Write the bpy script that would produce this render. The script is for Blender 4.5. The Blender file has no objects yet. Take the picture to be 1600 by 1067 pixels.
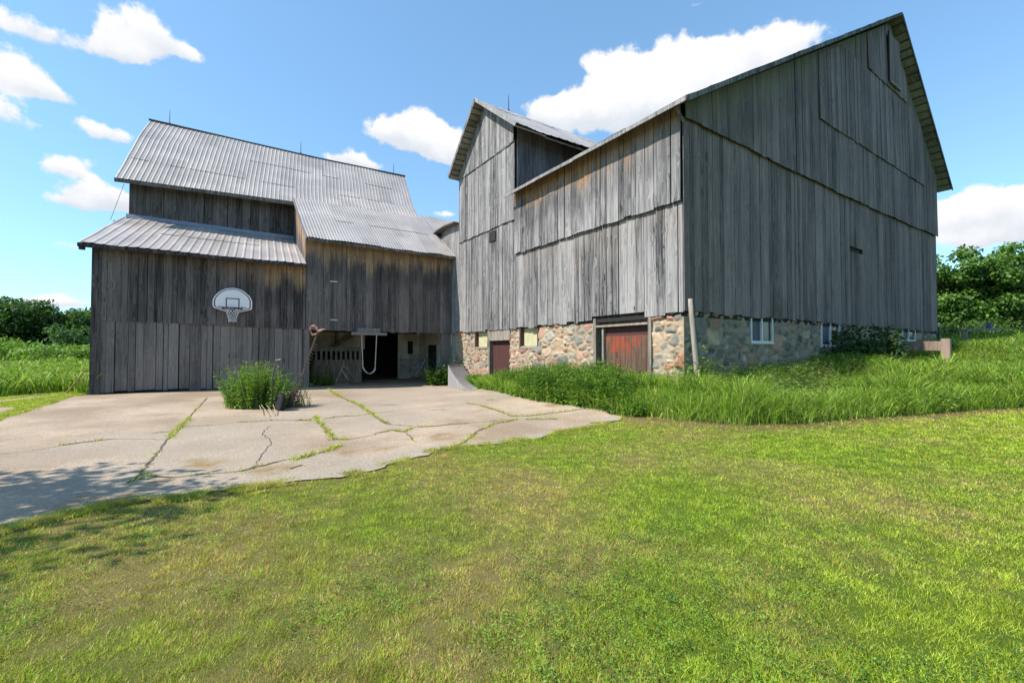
import bpy, math, random
import numpy as np
from mathutils import Vector, Matrix
rng = np.random.default_rng(7)
random.seed(7)
D = bpy.data
COL = bpy.context.scene.collection
SC = bpy.context.scene

# ------------------------------------------------------------------ survey
# world: X runs along the front of both barns, Y runs along the long side of the big barn
FPX, YAW, PIT, CH = 692.6, math.radians(33.535), math.radians(1.3146), 1.45
cy, sy = math.cos(YAW), math.sin(YAW)
FW = np.array([sy*math.cos(PIT), cy*math.cos(PIT), math.sin(PIT)])
RT = np.array([cy, -sy, 0.0])
UP = np.cross(RT, FW)
CAM = np.array([0, 0, CH])

def ray(x, y): return FW + RT*((x-800)/FPX) - UP*((y-533.5)/FPX)
def onu(x, y, u): r = ray(x, y); return CAM + r*(u/r[0])
def onv(x, y, v): r = ray(x, y); return CAM + r*(v/r[1])

U0, VG, V0 = 8.14, 5.74, 16.9          # long wall, gable wall, left barn front
UR = 25.6                              # right end of the gable wall
SB = 2.26                              # height of the siding's lower edge
SUN_AZ, SUN_EL = math.radians(9), math.radians(47)
SUND = np.array([-math.cos(SUN_AZ)*math.cos(SUN_EL), math.sin(SUN_AZ)*math.cos(SUN_EL), math.sin(SUN_EL)])

# ------------------------------------------------------------------ noise
_perm = rng.permutation(1024)
_val = rng.random(1024)
def vnoise(x, y):
    x = np.asarray(x, float); y = np.asarray(y, float)
    xi = np.floor(x).astype(int); yi = np.floor(y).astype(int)
    fx = x-xi; fy = y-yi
    fx = fx*fx*(3-2*fx); fy = fy*fy*(3-2*fy)
    def h(a, b): return _val[_perm[(_perm[a & 1023]+b) & 1023]]
    return (h(xi, yi)*(1-fx)+h(xi+1, yi)*fx)*(1-fy)+(h(xi, yi+1)*(1-fx)+h(xi+1, yi+1)*fx)*fy
def fbm(x, y, o=4):
    s = 0; a = .5; t = 0
    for i in range(o):
        s = s+a*vnoise(np.asarray(x)*2**i+17*i, np.asarray(y)*2**i+5*i); t += a; a *= .5
    return s/t
def sstep(a, b, x):
    t = np.clip((x-a)/(b-a), 0, 1); return t*t*(3-2*t)

# ------------------------------------------------------------------ ground height (thin plate spline through surveyed points)
GP = np.array([(0,0,0),(0,3,.02),(3,0,.05),(-6,6,.05),(-3,12,.15),(-3,16.9,.25),(2.5,16.9,.2),(8.1,16.9,.15),(5.3,20.5,.16),(-3,22,.3),
  (6.6,13.,.18),(3,9,.14),(7.6,11,.36),(8.0,8,.5),(8.0,6.0,.62),(6.4,6.1,.22),(6.87,4.0,.28),(9,3.2,.34),(13.95,1.9,.5),(11,5.5,.55),(15,5.5,.8),(20,5.5,1.05),
  (25.5,5.6,1.4),(14,4,.68),(20,2.5,1.12),(25,0,1.4),(36,6,2.1),(30,-5,1.6),(-12,17,.25),(-15,26,.35),(-20,0,-.1),(0,-10,-.1),(20,-10,.7),(8,-3,.2),
  (-25,45,.7),(30,30,2.0),(40,16,2.2),(5,35,.8)])
def _tps(r): return np.where(r > 1e-6, r*r*np.log(np.maximum(r, 1e-6)), 0)
_n = len(GP)
_A = np.zeros((_n+3, _n+3))
_A[:_n, :_n] = _tps(np.hypot(GP[:, None, 0]-GP[None, :, 0], GP[:, None, 1]-GP[None, :, 1]))+np.eye(_n)*.4
_A[:_n, _n:] = np.c_[np.ones(_n), GP[:, :2]]; _A[_n:, :_n] = _A[:_n, _n:].T
_W = np.linalg.solve(_A, np.r_[GP[:, 2], 0, 0, 0])
def gz(x, y):
    x = np.asarray(x, float); y = np.asarray(y, float); sh = x.shape
    xf = x.ravel(); yf = y.ravel(); out = np.empty(len(xf))
    for i in range(0, len(xf), 60000):
        a = xf[i:i+60000]; b = yf[i:i+60000]
        r = np.hypot(a, b-8); k = np.minimum(1, 48/np.maximum(r, 1e-6))
        aa = a*k; bb = (b-8)*k+8
        z = _tps(np.hypot(aa[:, None]-GP[None, :, 0], bb[:, None]-GP[None, :, 1]))@_W[:_n]+_W[_n]+aa*_W[_n+1]+bb*_W[_n+2]
        out[i:i+60000] = z*sstep(150, 50, r)+.8*(1-sstep(150, 50, r))
    return out.reshape(sh)
def ong(x, y):                          # where the line of sight meets the ground
    r = ray(x, y); z = .15
    for _ in range(25):
        t = (z-CH)/r[2] if r[2] < -1e-4 else 60
        t = min(max(t, 0), 80); p = CAM+r*t
        z = .5*z+.5*float(gz(p[0], p[1]))
    t = min((z-CH)/r[2], 80) if r[2] < -1e-4 else 60
    p = CAM+r*t
    return np.array([p[0], p[1], float(gz(p[0], p[1]))])
def gpoly(pts): return np.array([ong(*p)[:2] for p in pts])
def inpoly(P, x, y):
    x = np.asarray(x); y = np.asarray(y); c = np.zeros(x.shape, bool); j = len(P)-1
    for i in range(len(P)):
        xi, yi = P[i]; xj, yj = P[j]
        c ^= ((yi > y) != (yj > y)) & (x < (xj-xi)*(y-yi)/((yj-yi) if yj != yi else 1e-9)+xi); j = i
    return c
def polydist(P, x, y, closed=True):
    x = np.asarray(x, float); y = np.asarray(y, float)
    best = np.full(x.shape, 1e9); bx = np.zeros(x.shape); by = np.zeros(x.shape); n = len(P)
    for i in range(n if closed else n-1):
        a = P[i]; b = P[(i+1) % n]; d = b-a; L = max(d@d, 1e-12)
        t = np.clip(((x-a[0])*d[0]+(y-a[1])*d[1])/L, 0, 1)
        qx = a[0]+t*d[0]; qy = a[1]+t*d[1]; dd = np.hypot(x-qx, y-qy); m = dd < best
        best = np.where(m, dd, best); bx = np.where(m, qx, bx); by = np.where(m, qy, by)
    return best, bx, by

# ------------------------------------------------------------------ objects
ORG = {}
def tag(o, label=None, cat=None, group=None, kind=None):
    if label: o['label'] = label
    if cat: o['category'] = cat
    if group: o['group'] = group
    if kind: o['kind'] = kind
    return o
def thing(name, label, cat, loc, group=None):
    o = D.objects.new(name, None); COL.objects.link(o); o.location = loc; o.empty_display_size = .3
    ORG[o.name] = np.array(loc, float)
    return tag(o, label, cat, group)
def link(name, me, parent=None, org=None):
    o = D.objects.new(name, me); COL.objects.link(o)
    if parent is not None: o.parent = parent; ORG[o.name] = ORG[parent.name]
    else:
        ORG[o.name] = np.array(org if org is not None else (0, 0, 0), float); o.location = ORG[o.name]
    return o

class MB:
    def __init__(s): s.v = []; s.f = []; s.c = []; s.m = []
    def add(s, vs, fs, c=(.5, .5, .5, 0), mi=0):
        n = len(s.v)
        s.v += [tuple(map(float, p)) for p in vs]
        s.f += [tuple(i+n for i in f) for f in fs]; s.m += [mi]*len(fs)
        if len(c) and np.ndim(c) == 1: s.c += [tuple(c)]*len(vs)
        else: s.c += [tuple(q) for q in c]
    def hexa(s, p, c=(.5, .5, .5, 0), mi=0):      # p: 4 front then 4 back, same order
        s.add(p, [(0, 1, 2, 3), (7, 6, 5, 4), (0, 4, 5, 1), (1, 5, 6, 2), (2, 6, 7, 3), (3, 7, 4, 0)], c, mi)
    def box(s, a, b, c=(.5, .5, .5, 0), mi=0):
        x0, y0, z0 = a; x1, y1, z1 = b
        s.hexa([(x0, y0, z0), (x1, y0, z0), (x1, y0, z1), (x0, y0, z1), (x0, y1, z0), (x1, y1, z0), (x1, y1, z1), (x0, y1, z1)], c, mi)
    def bar(s, a, b, w, h, c=(.5, .5, .5, 0), up=(0, 0, 1), mi=0, taper=1):
        a = np.array(a, float); b = np.array(b, float); d = b-a; d /= np.linalg.norm(d)
        x = np.cross(d, up)
        if np.linalg.norm(x) < 1e-3: x = np.cross(d, (0, 1, 0))
        x /= np.linalg.norm(x); y = np.cross(x, d)
        P = []
        for q, k in ((a, 1), (b, taper)):
            P += [q-x*w/2*k-y*h/2*k, q+x*w/2*k-y*h/2*k, q+x*w/2*k+y*h/2*k, q-x*w/2*k+y*h/2*k]
        s.hexa(P, c, mi)
    def tube(s, pts, rad, n=8, c=(.5, .5, .5, 0), mi=0, cap=True, closed=False):
        pts = [np.array(p, float) for p in pts]; m = len(pts)
        rr = [rad]*m if np.isscalar(rad) else list(rad)
        V = []; ref = None
        for i, p in enumerate(pts):
            if closed: t = pts[(i+1) % m]-pts[i-1]
            else: t = pts[min(i+1, m-1)]-pts[max(i-1, 0)]
            t /= max(np.linalg.norm(t), 1e-9)
            if ref is None:
                ref = np.array((0, 0, 1.)) if abs(t[2]) < .9 else np.array((1., 0, 0))
            x = np.cross(t, ref); x /= max(np.linalg.norm(x), 1e-9); y = np.cross(x, t); ref = y
            for k in range(n):
                a = 2*math.pi*k/n; V.append(p+rr[i]*(x*math.cos(a)+y*math.sin(a)))
        F = []
        for i in range(m if closed else m-1):
            j = (i+1) % m
            for k in range(n):
                k2 = (k+1) % n; F.append((i*n+k, i*n+k2, j*n+k2, j*n+k))
        if cap and not closed: F += [tuple(range(n))[::-1], tuple((m-1)*n+k for k in range(n))]
        s.add(V, F, c, mi)
    def prism(s, poly, ext, c=(.5, .5, .5, 0), mi=0):  # polygon of 3d points pushed along ext
        poly = [np.array(p, float) for p in poly]; n = len(poly); e = np.array(ext, float)
        s.add(poly+[p+e for p in poly], [tuple(range(n)), tuple(range(2*n-1, n-1, -1))]+[(i, i+n, (i+1) % n+n, (i+1) % n) for i in range(n)], c, mi)
    def build(s, name, mats, parent=None, org=None, smooth=False):
        if not isinstance(mats, (list, tuple)): mats = [mats]
        o_ = ORG[parent.name] if parent is not None else np.array(org if org is not None else (0, 0, 0), float)
        me = D.meshes.new(name)
        me.from_pydata([tuple(np.array(p)-o_) for p in s.v], [], s.f)
        for m in mats: me.materials.append(m)
        me.polygons.foreach_set('material_index', s.m)
        if smooth: me.polygons.foreach_set('use_smooth', [True]*len(s.f))
        a = me.color_attributes.new('bc', 'FLOAT_COLOR', 'POINT')
        a.data.foreach_set('color', np.array(s.c, np.float32).ravel())
        me.update()
        return link(name, me, parent, org)

def npmesh(name, V, Fc, C4, mat, parent=None, org=None, smooth=False):
    V = np.asarray(V, np.float32); Fc = np.asarray(Fc, np.int32)
    o_ = ORG[parent.name] if parent is not None else np.array(org if org is not None else (0, 0, 0), float)
    me = D.meshes.new(name); nv = len(V); nf, k = Fc.shape
    me.vertices.add(nv); me.vertices.foreach_set('co', (V-o_.astype(np.float32)).ravel())
    me.loops.add(nf*k); me.loops.foreach_set('vertex_index', Fc.ravel())
    me.polygons.add(nf); me.polygons.foreach_set('loop_start', np.arange(0, nf*k, k, dtype=np.int32))
    if smooth: me.polygons.foreach_set('use_smooth', np.ones(nf, bool))
    me.materials.append(mat)
    me.update(calc_edges=True)
    a = me.color_attributes.new('bc', 'FLOAT_COLOR', 'POINT')
    a.data.foreach_set('color', np.asarray(C4, np.float32).ravel())
    return link(name, me, parent, org)

# ------------------------------------------------------------------ materials
class NT:
    def __init__(s, name):
        s.mat = D.materials.new(name); s.mat.use_nodes = True; s.nt = s.mat.node_tree
        s.nt.nodes.clear(); s.out = s.n('ShaderNodeOutputMaterial')
    def n(s, t, **kw):
        o = s.nt.nodes.new(t)
        for k, v in kw.items(): setattr(o, k, v)
        return o
    def l(s, a, b): s.nt.links.new(a, b)
    def val(s, inp, v):
        if hasattr(v, 'is_output'): s.l(v, inp)
        elif v is not None: inp.default_value = v
    def math(s, op, a, b=None, c=None, clamp=False):
        o = s.n('ShaderNodeMath', operation=op, use_clamp=clamp)
        for i, q in enumerate((a, b, c)):
            if q is not None: s.val(o.inputs[i], q)
        return o.outputs[0]
    def mr(s, x, a, b, c=0., d=1.):
        o = s.n('ShaderNodeMapRange', interpolation_type='SMOOTHSTEP'); s.val(o.inputs[0], x)
        for i, q in enumerate((a, b, c, d)): s.val(o.inputs[i+1], q)
        return o.outputs[0]
    def mix(s, f, a, b, mode='MIX'):
        o = s.n('ShaderNodeMix', data_type='RGBA', blend_type=mode)
        s.val(o.inputs[0], f); s.val(o.inputs[6], a); s.val(o.inputs[7], b)
        return o.outputs[2]
    def noise(s, vec, scale, detail=4, rough=.55, sv=None, dist=0.):
        if sv is not None:
            m = s.n('ShaderNodeMapping'); s.l(vec, m.inputs[0]); m.inputs['Scale'].default_value = sv; vec = m.outputs[0]
        o = s.n('ShaderNodeTexNoise'); s.l(vec, o.inputs['Vector']); o.inputs['Scale'].default_value = scale
        o.inputs['Detail'].default_value = detail; o.inputs['Roughness'].default_value = rough; o.inputs['Distortion'].default_value = dist
        return o.outputs[0]
    def coord(s): return s.n('ShaderNodeTexCoord').outputs['Object']
    def bc(s):
        a = s.n('ShaderNodeAttribute', attribute_name='bc'); p = s.n('ShaderNodeSeparateColor'); s.l(a.outputs['Color'], p.inputs[0])
        return p.outputs[0], p.outputs[1], p.outputs[2], a.outputs['Alpha'], a.outputs['Color']
    def bump(s, h, st, dist=.01):
        b = s.n('ShaderNodeBump'); s.l(h, b.inputs['Height']); b.inputs['Strength'].default_value = st; b.inputs['Distance'].default_value = dist
        return b.outputs[0]
    def bsdf(s, col, rough=.8, metal=0., nrm=None, spec=None):
        b = s.n('ShaderNodeBsdfPrincipled'); s.val(b.inputs['Base Color'], col); s.val(b.inputs['Roughness'], rough); s.val(b.inputs['Metallic'], metal)
        if nrm is not None: s.l(nrm, b.inputs['Normal'])
        if spec is not None: b.inputs['Specular IOR Level'].default_value = spec
        s.l(b.outputs[0], s.out.inputs[0]); return b
def c4(*c): return (*c, 1.)

def wood_mat(name, dark, light, tan=(.31, .195, .11), tint=None, streak=1., tanlen=1.):
    t = NT(name); R, G, B, A, _ = t.bc(); co = t.coord()
    off = t.n('ShaderNodeCombineXYZ'); t.l(t.math('MULTIPLY', G, 3.1), off.inputs[0]); t.l(t.math('MULTIPLY', G, 53.), off.inputs[2])
    va = t.n('ShaderNodeVectorMath', operation='ADD'); t.l(co, va.inputs[0]); t.l(off.outputs[0], va.inputs[1]); v = va.outputs[0]
    m0 = t.n('ShaderNodeMapping'); t.l(v, m0.inputs[0]); m0.inputs['Scale'].default_value = (6.2, 6.2, 1.9)
    v0 = t.n('ShaderNodeTexVoronoi'); t.l(m0.outputs[0], v0.inputs[0]); v0.inputs['Scale'].default_value = 1.
    sw = t.math('MULTIPLY', t.mr(v0.outputs[0], .1, .5, 1., 0.), .05)       # grain bends round the knots
    cs = t.n('ShaderNodeCombineXYZ'); t.l(sw, cs.inputs[0]); t.l(sw, cs.inputs[1])
    vs = t.n('ShaderNodeVectorMath', operation='ADD'); t.l(v, vs.inputs[0]); t.l(cs.outputs[0], vs.inputs[1]); v = vs.outputs[0]
    n1 = t.noise(v, 1, 5, .62, (27, 27, .6), .5)
    n2 = t.noise(v, 1, 4, .7, (75, 75, 1.3))
    n3 = t.noise(co, 1, 4, .6, (1.1, 1.1, .33))
    n4 = t.noise(v, 1, 5, .6, (9, 9, .8), 1.2)
    tone = t.math('ADD', t.math('MULTIPLY', R, .55), t.math('ADD', t.math('MULTIPLY', t.mr(n1, .36, .62), .38*streak), t.math('MULTIPLY', t.mr(n2, .36, .64), .25)))
    tone = t.math('ADD', tone, t.math('MULTIPLY', t.math('SUBTRACT', n3, .5), .9))
    tone = t.math('ADD', tone, t.math('MULTIPLY', t.math('SUBTRACT', n4, .5), 1.15*streak))
    col = t.mix(t.math('ADD', tone, -.1, clamp=True), c4(*dark), c4(*light))
    n5 = t.noise(v, 1, 3, .5, (48, 48, .45))
    col = t.mix(t.math('MULTIPLY', t.mr(n5, .60, .70), .55*streak), col, c4(dark[0]*.6, dark[1]*.6, dark[2]*.6))
    col = t.mix(t.math('MULTIPLY', t.mr(n5, .40, .31), .35*streak), col, c4(light[0]*1.12, light[1]*1.12, light[2]*1.12))
    # knots
    m = t.n('ShaderNodeMapping'); t.l(v, m.inputs[0]); m.inputs['Scale'].default_value = (6.2, 6.2, 1.9)
    vo = t.n('ShaderNodeTexVoronoi'); t.l(m.outputs[0], vo.inputs[0]); vo.inputs['Scale'].default_value = 1.
    kn = t.math('MULTIPLY', t.mr(vo.outputs[0], .07, .2, 1., 0.), t.mr(t.noise(v, 2.1, 2), .42, .58))
    col = t.mix(t.math('MULTIPLY', kn, .85), col, c4(dark[0]*.45, dark[1]*.42, dark[2]*.4))
    # unweathered brown wood under the eaves, length differs from board to board
    dt = t.math('MULTIPLY', B, 8.)
    ln = t.math('MULTIPLY', t.math('ADD', t.math('MULTIPLY', G, .55), t.math('ADD', t.math('MULTIPLY', n3, 1.5), t.math('MULTIPLY', n1, .45))), tanlen)
    ln = t.math('ADD', ln, -.62*tanlen)
    tf = t.mr(t.math('SUBTRACT', dt, ln), -.25, .35, 1., 0.)
    tf = t.math('MULTIPLY', t.math('MULTIPLY', tf, A), t.mr(n1, .2, .55, .35, 1.), clamp=True)
    tcol = t.mix(t.mr(n4, .35, .65), c4(*tan), c4(tan[0]*.5, tan[1]*.48, tan[2]*.48))
    col = t.mix(tf, col, tcol)
    # black damp staining just below the fresh wood
    bl = t.math('MULTIPLY', t.mr(t.math('ABSOLUTE', t.math('SUBTRACT', t.math('SUBTRACT', dt, ln), .45)), .1, .6, 1., 0.), t.math('MULTIPLY', A, .55))
    col = t.mix(t.math('MULTIPLY', bl, t.mr(n4, .35, .6)), col, c4(dark[0]*.5, dark[1]*.5, dark[2]*.5))
    h = t.math('ADD', n1, t.math('MULTIPLY', n2, .7))
    t.bsdf(col, .85, 0, t.bump(h, .45, .012), .25); return t.mat

M = {}
M['grey_wood'] = wood_mat('grey_weathered_wood', (.022, .021, .022), (.325, .308, .298), streak=1.15)
M['cheek_wood'] = wood_mat('cheek_weathered_wood', (.04, .042, .05), (.20, .20, .215), tan=(.22, .14, .09), tanlen=.6)
M['gable_wood'] = wood_mat('gable_weathered_wood', (.054, .041, .038), (.29, .222, .205), streak=.75, tan=(.16, .15, .07))
M['dark_wood'] = wood_mat('dark_weathered_wood', (.026, .022, .022), (.225, .192, .178), tan=(.42, .27, .155), tanlen=.9, streak=.85)
M['door_wood'] = wood_mat('pale_door_wood', (.085, .073, .067), (.29, .25, .23), streak=.6)
M['old_beam'] = wood_mat('old_beam_wood', (.10, .08, .06), (.36, .31, .26))
M['rail_wood'] = wood_mat('rail_wood', (.12, .08, .06), (.36, .26, .205))
M['soffit'] = wood_mat('soffit_wood', (.06, .05, .04), (.34, .30, .25))

def simple(name, col, rough=.7, metal=0., var=.25, sc=6., bump=.15, sv=(1, 1, 1), col2=None):
    t = NT(name); co = t.coord(); n = t.noise(co, sc, 5, .6, sv); n2 = t.noise(co, sc*7, 3, .6, sv)
    c2 = col2 or tuple(q*(1-var) for q in col)
    f = t.math('ADD', t.math('MULTIPLY', t.mr(n, .35, .68), .75), t.math('MULTIPLY', n2, .25))
    t.bsdf(t.mix(f, c4(*col), c4(*c2)), rough, metal, t.bump(t.math('ADD', n, t.math('MULTIPLY', n2, .5)), bump, .01)); return t.mat
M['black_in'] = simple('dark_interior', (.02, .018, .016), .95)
M['white_paint'] = simple('white_window_paint', (.55, .55, .54), .45, var=.15)
M['whitewash'] = simple('whitewashed_boards', (.66, .60, .50), .9, sc=2.5, col2=(.38, .34, .27))
M['stanch'] = simple('dusty_boards', (.26, .24, .21), .9, sc=4, col2=(.12, .11, .095))
M['ply'] = simple('yellowed_board', (.50, .46, .27), .7, var=.2, sc=4)
M['jamb'] = simple('rusty_brown_jamb', (.12, .05, .03), .85, col2=(.05, .03, .025))
M['board'] = simple('backboard_white', (.86, .82, .83), .35, var=.08, sc=5, bump=.03)
M['dark_trim'] = simple('dark_red_trim', (.16, .02, .035), .45)
M['rim'] = simple('faded_rim', (.12, .03, .025), .5)
M['net'] = simple('net_cord', (.72, .72, .74), .9, bump=.0)
M['rust'] = simple('rusty_steel', (.045, .032, .027), .85, .0, sc=12, col2=(.11, .075, .06))
M['rust_red'] = simple('red_painted_shoe', (.22, .045, .025), .6, sc=14, col2=(.55, .34, .26))
M['rubber'] = simple('black_rubber', (.006, .006, .006), .85)
M['rod'] = simple('grey_iron', (.1, .1, .1), .5, .6)
M['chain'] = simple('pale_plastic_chain', (.5, .5, .46), .6)
M['ramp'] = simple('grey_plywood', (.30, .28, .27), .8, sc=2.2, sv=(3, 3, 1), col2=(.20, .19, .19))
M['blue'] = simple('blue_plastic', (.03, .045, .09), .5)
M['flash'] = simple('sky_tinted_flashing', (.30, .31, .36), .45, .5)  # blue of the sky light is put into the base colour
M['bark'] = simple('tree_bark', (.10, .075, .05), .95, sc=8, sv=(3, 3, .6), bump=.6)
M['stem'] = simple('dry_stem', (.34, .27, .16), .9)
M['red_door'] = None

def door_mat():
    t = NT('peeling_red_door'); R, G, B, A, _ = t.bc(); co = t.coord()
    n1 = t.noise(co, 1, 5, .7, (26, 26, 1.4), .8); n2 = t.noise(co, 1, 4, .6, (4, 4, 2.2), .6)
    f = t.math('ADD', n1, t.math('MULTIPLY', B, 1.1)); f = t.math('ADD', f, t.math('MULTIPLY', t.math('SUBTRACT', n2, .5), .7))
    red = t.mix(n2, c4(.36, .055, .015), c4(.13, .022, .012)); bare = t.mix(t.mr(n1, .35, .6), c4(.025, .015, .011), c4(.14, .08, .05))
    col = t.mix(t.mr(f, .44, .60), red, bare)
    t.bsdf(col, .8, 0, t.bump(n1, .4, .01)); return t.mat
def door2_mat():
    t = NT('dark_red_door'); R, G, B, A, _ = t.bc(); co = t.coord(); n1 = t.noise(co, 1, 5, .7, (24, 24, 1.2))
    t.bsdf(t.mix(n1, c4(.03, .009, .008), c4(.10, .03, .025)), .8, 0, t.bump(n1, .3, .01)); return t.mat
M['red_door'] = door_mat(); M['maroon'] = door2_mat()

def roof_mat(name, base, base2):
    t = NT(name); R, G, B, A, _ = t.bc(); co = t.coord()
    n1 = t.noise(co, .9, 5, .6); n2 = t.noise(co, 1, 4, .65, (9, 9, 2.)); n3 = t.noise(co, 60, 2)
    f = t.math('ADD', t.math('MULTIPLY', R, .5), t.math('ADD', t.math('MULTIPLY', t.math('SUBTRACT', n1, .5), 1.0), t.math('MULTIPLY', n2, .45)), clamp=True)
    col = t.mix(f, c4(*base), c4(*base2))
    col = t.mix(t.math('MULTIPLY', t.mr(n2, .55, .75), .45), col, c4(.24, .19, .155))
    col = t.mix(G, col, c4(.045, .042, .04))
    t.bsdf(col, t.mr(n1, .3, .7, .45, .65), .15, t.bump(t.math('ADD', n2, t.math('MULTIPLY', n3, .3)), .12, .01)); return t.mat
M['tin'] = roof_mat('galvanised_roof', (.31, .27, .24), (.47, .415, .38))
M['tin_old'] = roof_mat('dull_tin_roof', (.32, .28, .255), (.48, .43, .395))
M['shingle'] = simple('cedar_shingle_roof', (.13, .115, .10), .9, sc=7, sv=(1, 1, 3), bump=.5)

def stone_mat():
    t = NT('fieldstone'); R, G, B, A, C = t.bc(); co = t.coord()
    n1 = t.noise(co, 9, 6, .65); n2 = t.noise(co, 55, 4, .6)
    col = t.mix(1., C, t.mix(n1, c4(.55, .55, .55), c4(1.35, 1.32, 1.3)), 'MULTIPLY')
    col = t.mix(t.math('MULTIPLY', t.mr(n2, .45, .7), .3), col, c4(.08, .075, .065))
    t.bsdf(col, .88, 0, t.bump(t.math('ADD', n1, t.math('MULTIPLY', n2, .5)), .45, .03), .25); return t.mat
M['stone'] = stone_mat()

def leaf_mat(name, transl=.35, rough=.55):
    t = NT(name); R, G, B, A, C = t.bc()
    d = t.n('ShaderNodeBsdfPrincipled'); t.l(C, d.inputs['Base Color']); d.inputs['Roughness'].default_value = rough; d.inputs['Specular IOR Level'].default_value = .3
    tr = t.n('ShaderNodeBsdfTranslucent'); t.l(t.mix(1., C, c4(1.15, 1.25, .55), 'MULTIPLY'), tr.inputs[0])
    mx = t.n('ShaderNodeMixShader'); mx.inputs[0].default_value = transl; t.l(d.outputs[0], mx.inputs[1]); t.l(tr.outputs[0], mx.inputs[2])
    t.l(mx.outputs[0], t.out.inputs[0]); return t.mat
M['leaf'] = leaf_mat('leaf'); M['blade'] = leaf_mat('grass_blade', .3, .6)

def ground_mat():
    t = NT('lawn_soil'); R, G, B, A, C = t.bc(); co = t.coord()
    n1 = t.noise(co, 30, 5, .7); n2 = t.noise(co, 170, 3, .7)
    col = t.mix(1., C, t.mix(t.math('ADD', t.math('MULTIPLY', n1, .6), t.math('MULTIPLY', n2, .5)), c4(.1, .1, .1), c4(1.75, 1.75, 1.7)), 'MULTIPLY')
    t.bsdf(col, .95, 0, t.bump(t.math('ADD', n1, n2), .8, .04), .1); return t.mat
M['ground'] = ground_mat()

def concrete_mat():
    t = NT('old_concrete'); R, G, B, A, _ = t.bc(); co = t.coord()
    n1 = t.noise(co, .55, 6, .62); n2 = t.noise(co, 45, 4, .7); n3 = t.noise(co, 160, 2, .6); n4 = t.noise(co, 3.2, 6, .7)
    vo = t.n('ShaderNodeTexVoronoi'); t.l(co, vo.inputs[0]); vo.inputs['Scale'].default_value = 70
    col = t.mix(t.mr(n1, .32, .68), c4(.30, .22, .15), c4(.47, .36, .26))
    col = t.mix(t.math('MULTIPLY', t.mr(n4, .5, .75), .5), col, c4(.24, .185, .135))
    col = t.mix(R, col, c4(.355, .295, .23))
    col = t.mix(t.math('MULTIPLY', G, t.mr(n4, .35, .6)), col, c4(.27, .185, .085))
    sp = t.math('ADD', t.math('MULTIPLY', t.mr(n2, .3, .7), .6), t.math('MULTIPLY', t.mr(n3, .3, .7), .4))
    col = t.mix(1., col, t.mix(sp, c4(.5, .5, .51), c4(1.38, 1.38, 1.36)), 'MULTIPLY')
    col = t.mix(t.math('MULTIPLY', t.mr(vo.outputs[0], .0, .22, 1, 0), .35), col, c4(.16, .14, .13))
    t.bsdf(col, .9, 0, t.bump(t.math('ADD', n2, t.math('MULTIPLY', n4, .8)), .5, .012), .2); return t.mat
M['concrete'] = concrete_mat()
M['dirt'] = simple('crack_dirt', (.07, .05, .035), .95, sc=20, col2=(.16, .12, .07))
def glass_mat(name, col):
    t = NT(name); co = t.coord(); n = t.noise(co, 1.5, 2)
    b = t.bsdf(t.mix(n, c4(*col), c4(*[q*.5 for q in col])), .16, 0, None, .35); return t.mat
M['glass'] = glass_mat('window_glass', (.06, .052, .02)); M['screen'] = simple('insect_screen', (.05, .055, .075), .6, var=.1)  # glass: olive base colour stands in for a yellowish reflection

# ------------------------------------------------------------------ siding
def planeU(u, sgn=-1):   # wall facing -X : s = y
    return lambda s, z, o: (u+sgn*o, s, z)
def planeV(v, sgn=-1):   # wall facing -Y : s = x
    return lambda s, z, o: (s, v+sgn*o, z)
def siding(mb, W, s0, s1, zb, zt, holes=(), bw=.26, off=0., tan=0., jit=.02, tone=(0, 1), th=.024, gap=(.004, .014), brk=(), flare=0.):
    fb = zb if callable(zb) else (lambda s: zb)
    ft = zt if callable(zt) else (lambda s: zt)
    s = s0; tn0 = tan
    while s < s1-.02:
        tan = tn0(s) if callable(tn0) else tn0
        w = bw*rng.uniform(.55, 1.45); e = min(s+w, s1)
        if s1-e < .08: e = s1
        for b in brk:
            if s < b-.01 < e: e = b
        g = rng.uniform(*gap)*(2.2 if rng.random() < .22 else 1); a = s; c = e-g; m = (a+c)/2
        segs = [(None, None)]
        for (h0, h1, g0, g1) in sorted(holes, key=lambda q: q[2]):
            if h0 < m < h1:
                last = segs.pop(); segs += [(last[0], g0), (g1, last[1])]
        R = tone[0]+(tone[1]-tone[0])*rng.random(); G = rng.random()
        if rng.random() < .06: R *= .3
        j = rng.normal(0, jit); o2 = off+rng.uniform(0, .016); o1 = o2+rng.uniform(-.006, .006)+flare; tw = rng.normal(0, .003)
        for lo, hi in segs:
            z0 = (fb(m)+j) if lo is None else lo
            ta = ft(a) if hi is None else hi; tc = ft(c) if hi is None else hi
            if min(ta, tc) - z0 < .03: continue
            tt = max(ft(a), ft(c))
            P = [W(a, z0, o1+tw+th), W(c, z0, o1-tw+th), W(c, tc, o2-tw+th), W(a, ta, o2+tw+th),
                 W(a, z0, o1+tw), W(c, z0, o1-tw), W(c, tc, o2-tw), W(a, ta, o2+tw)]
            cl = [(R, G, (tt-q[2])/8, tan) for q in P]
            mb.hexa(P, cl)
        s = e
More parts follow.
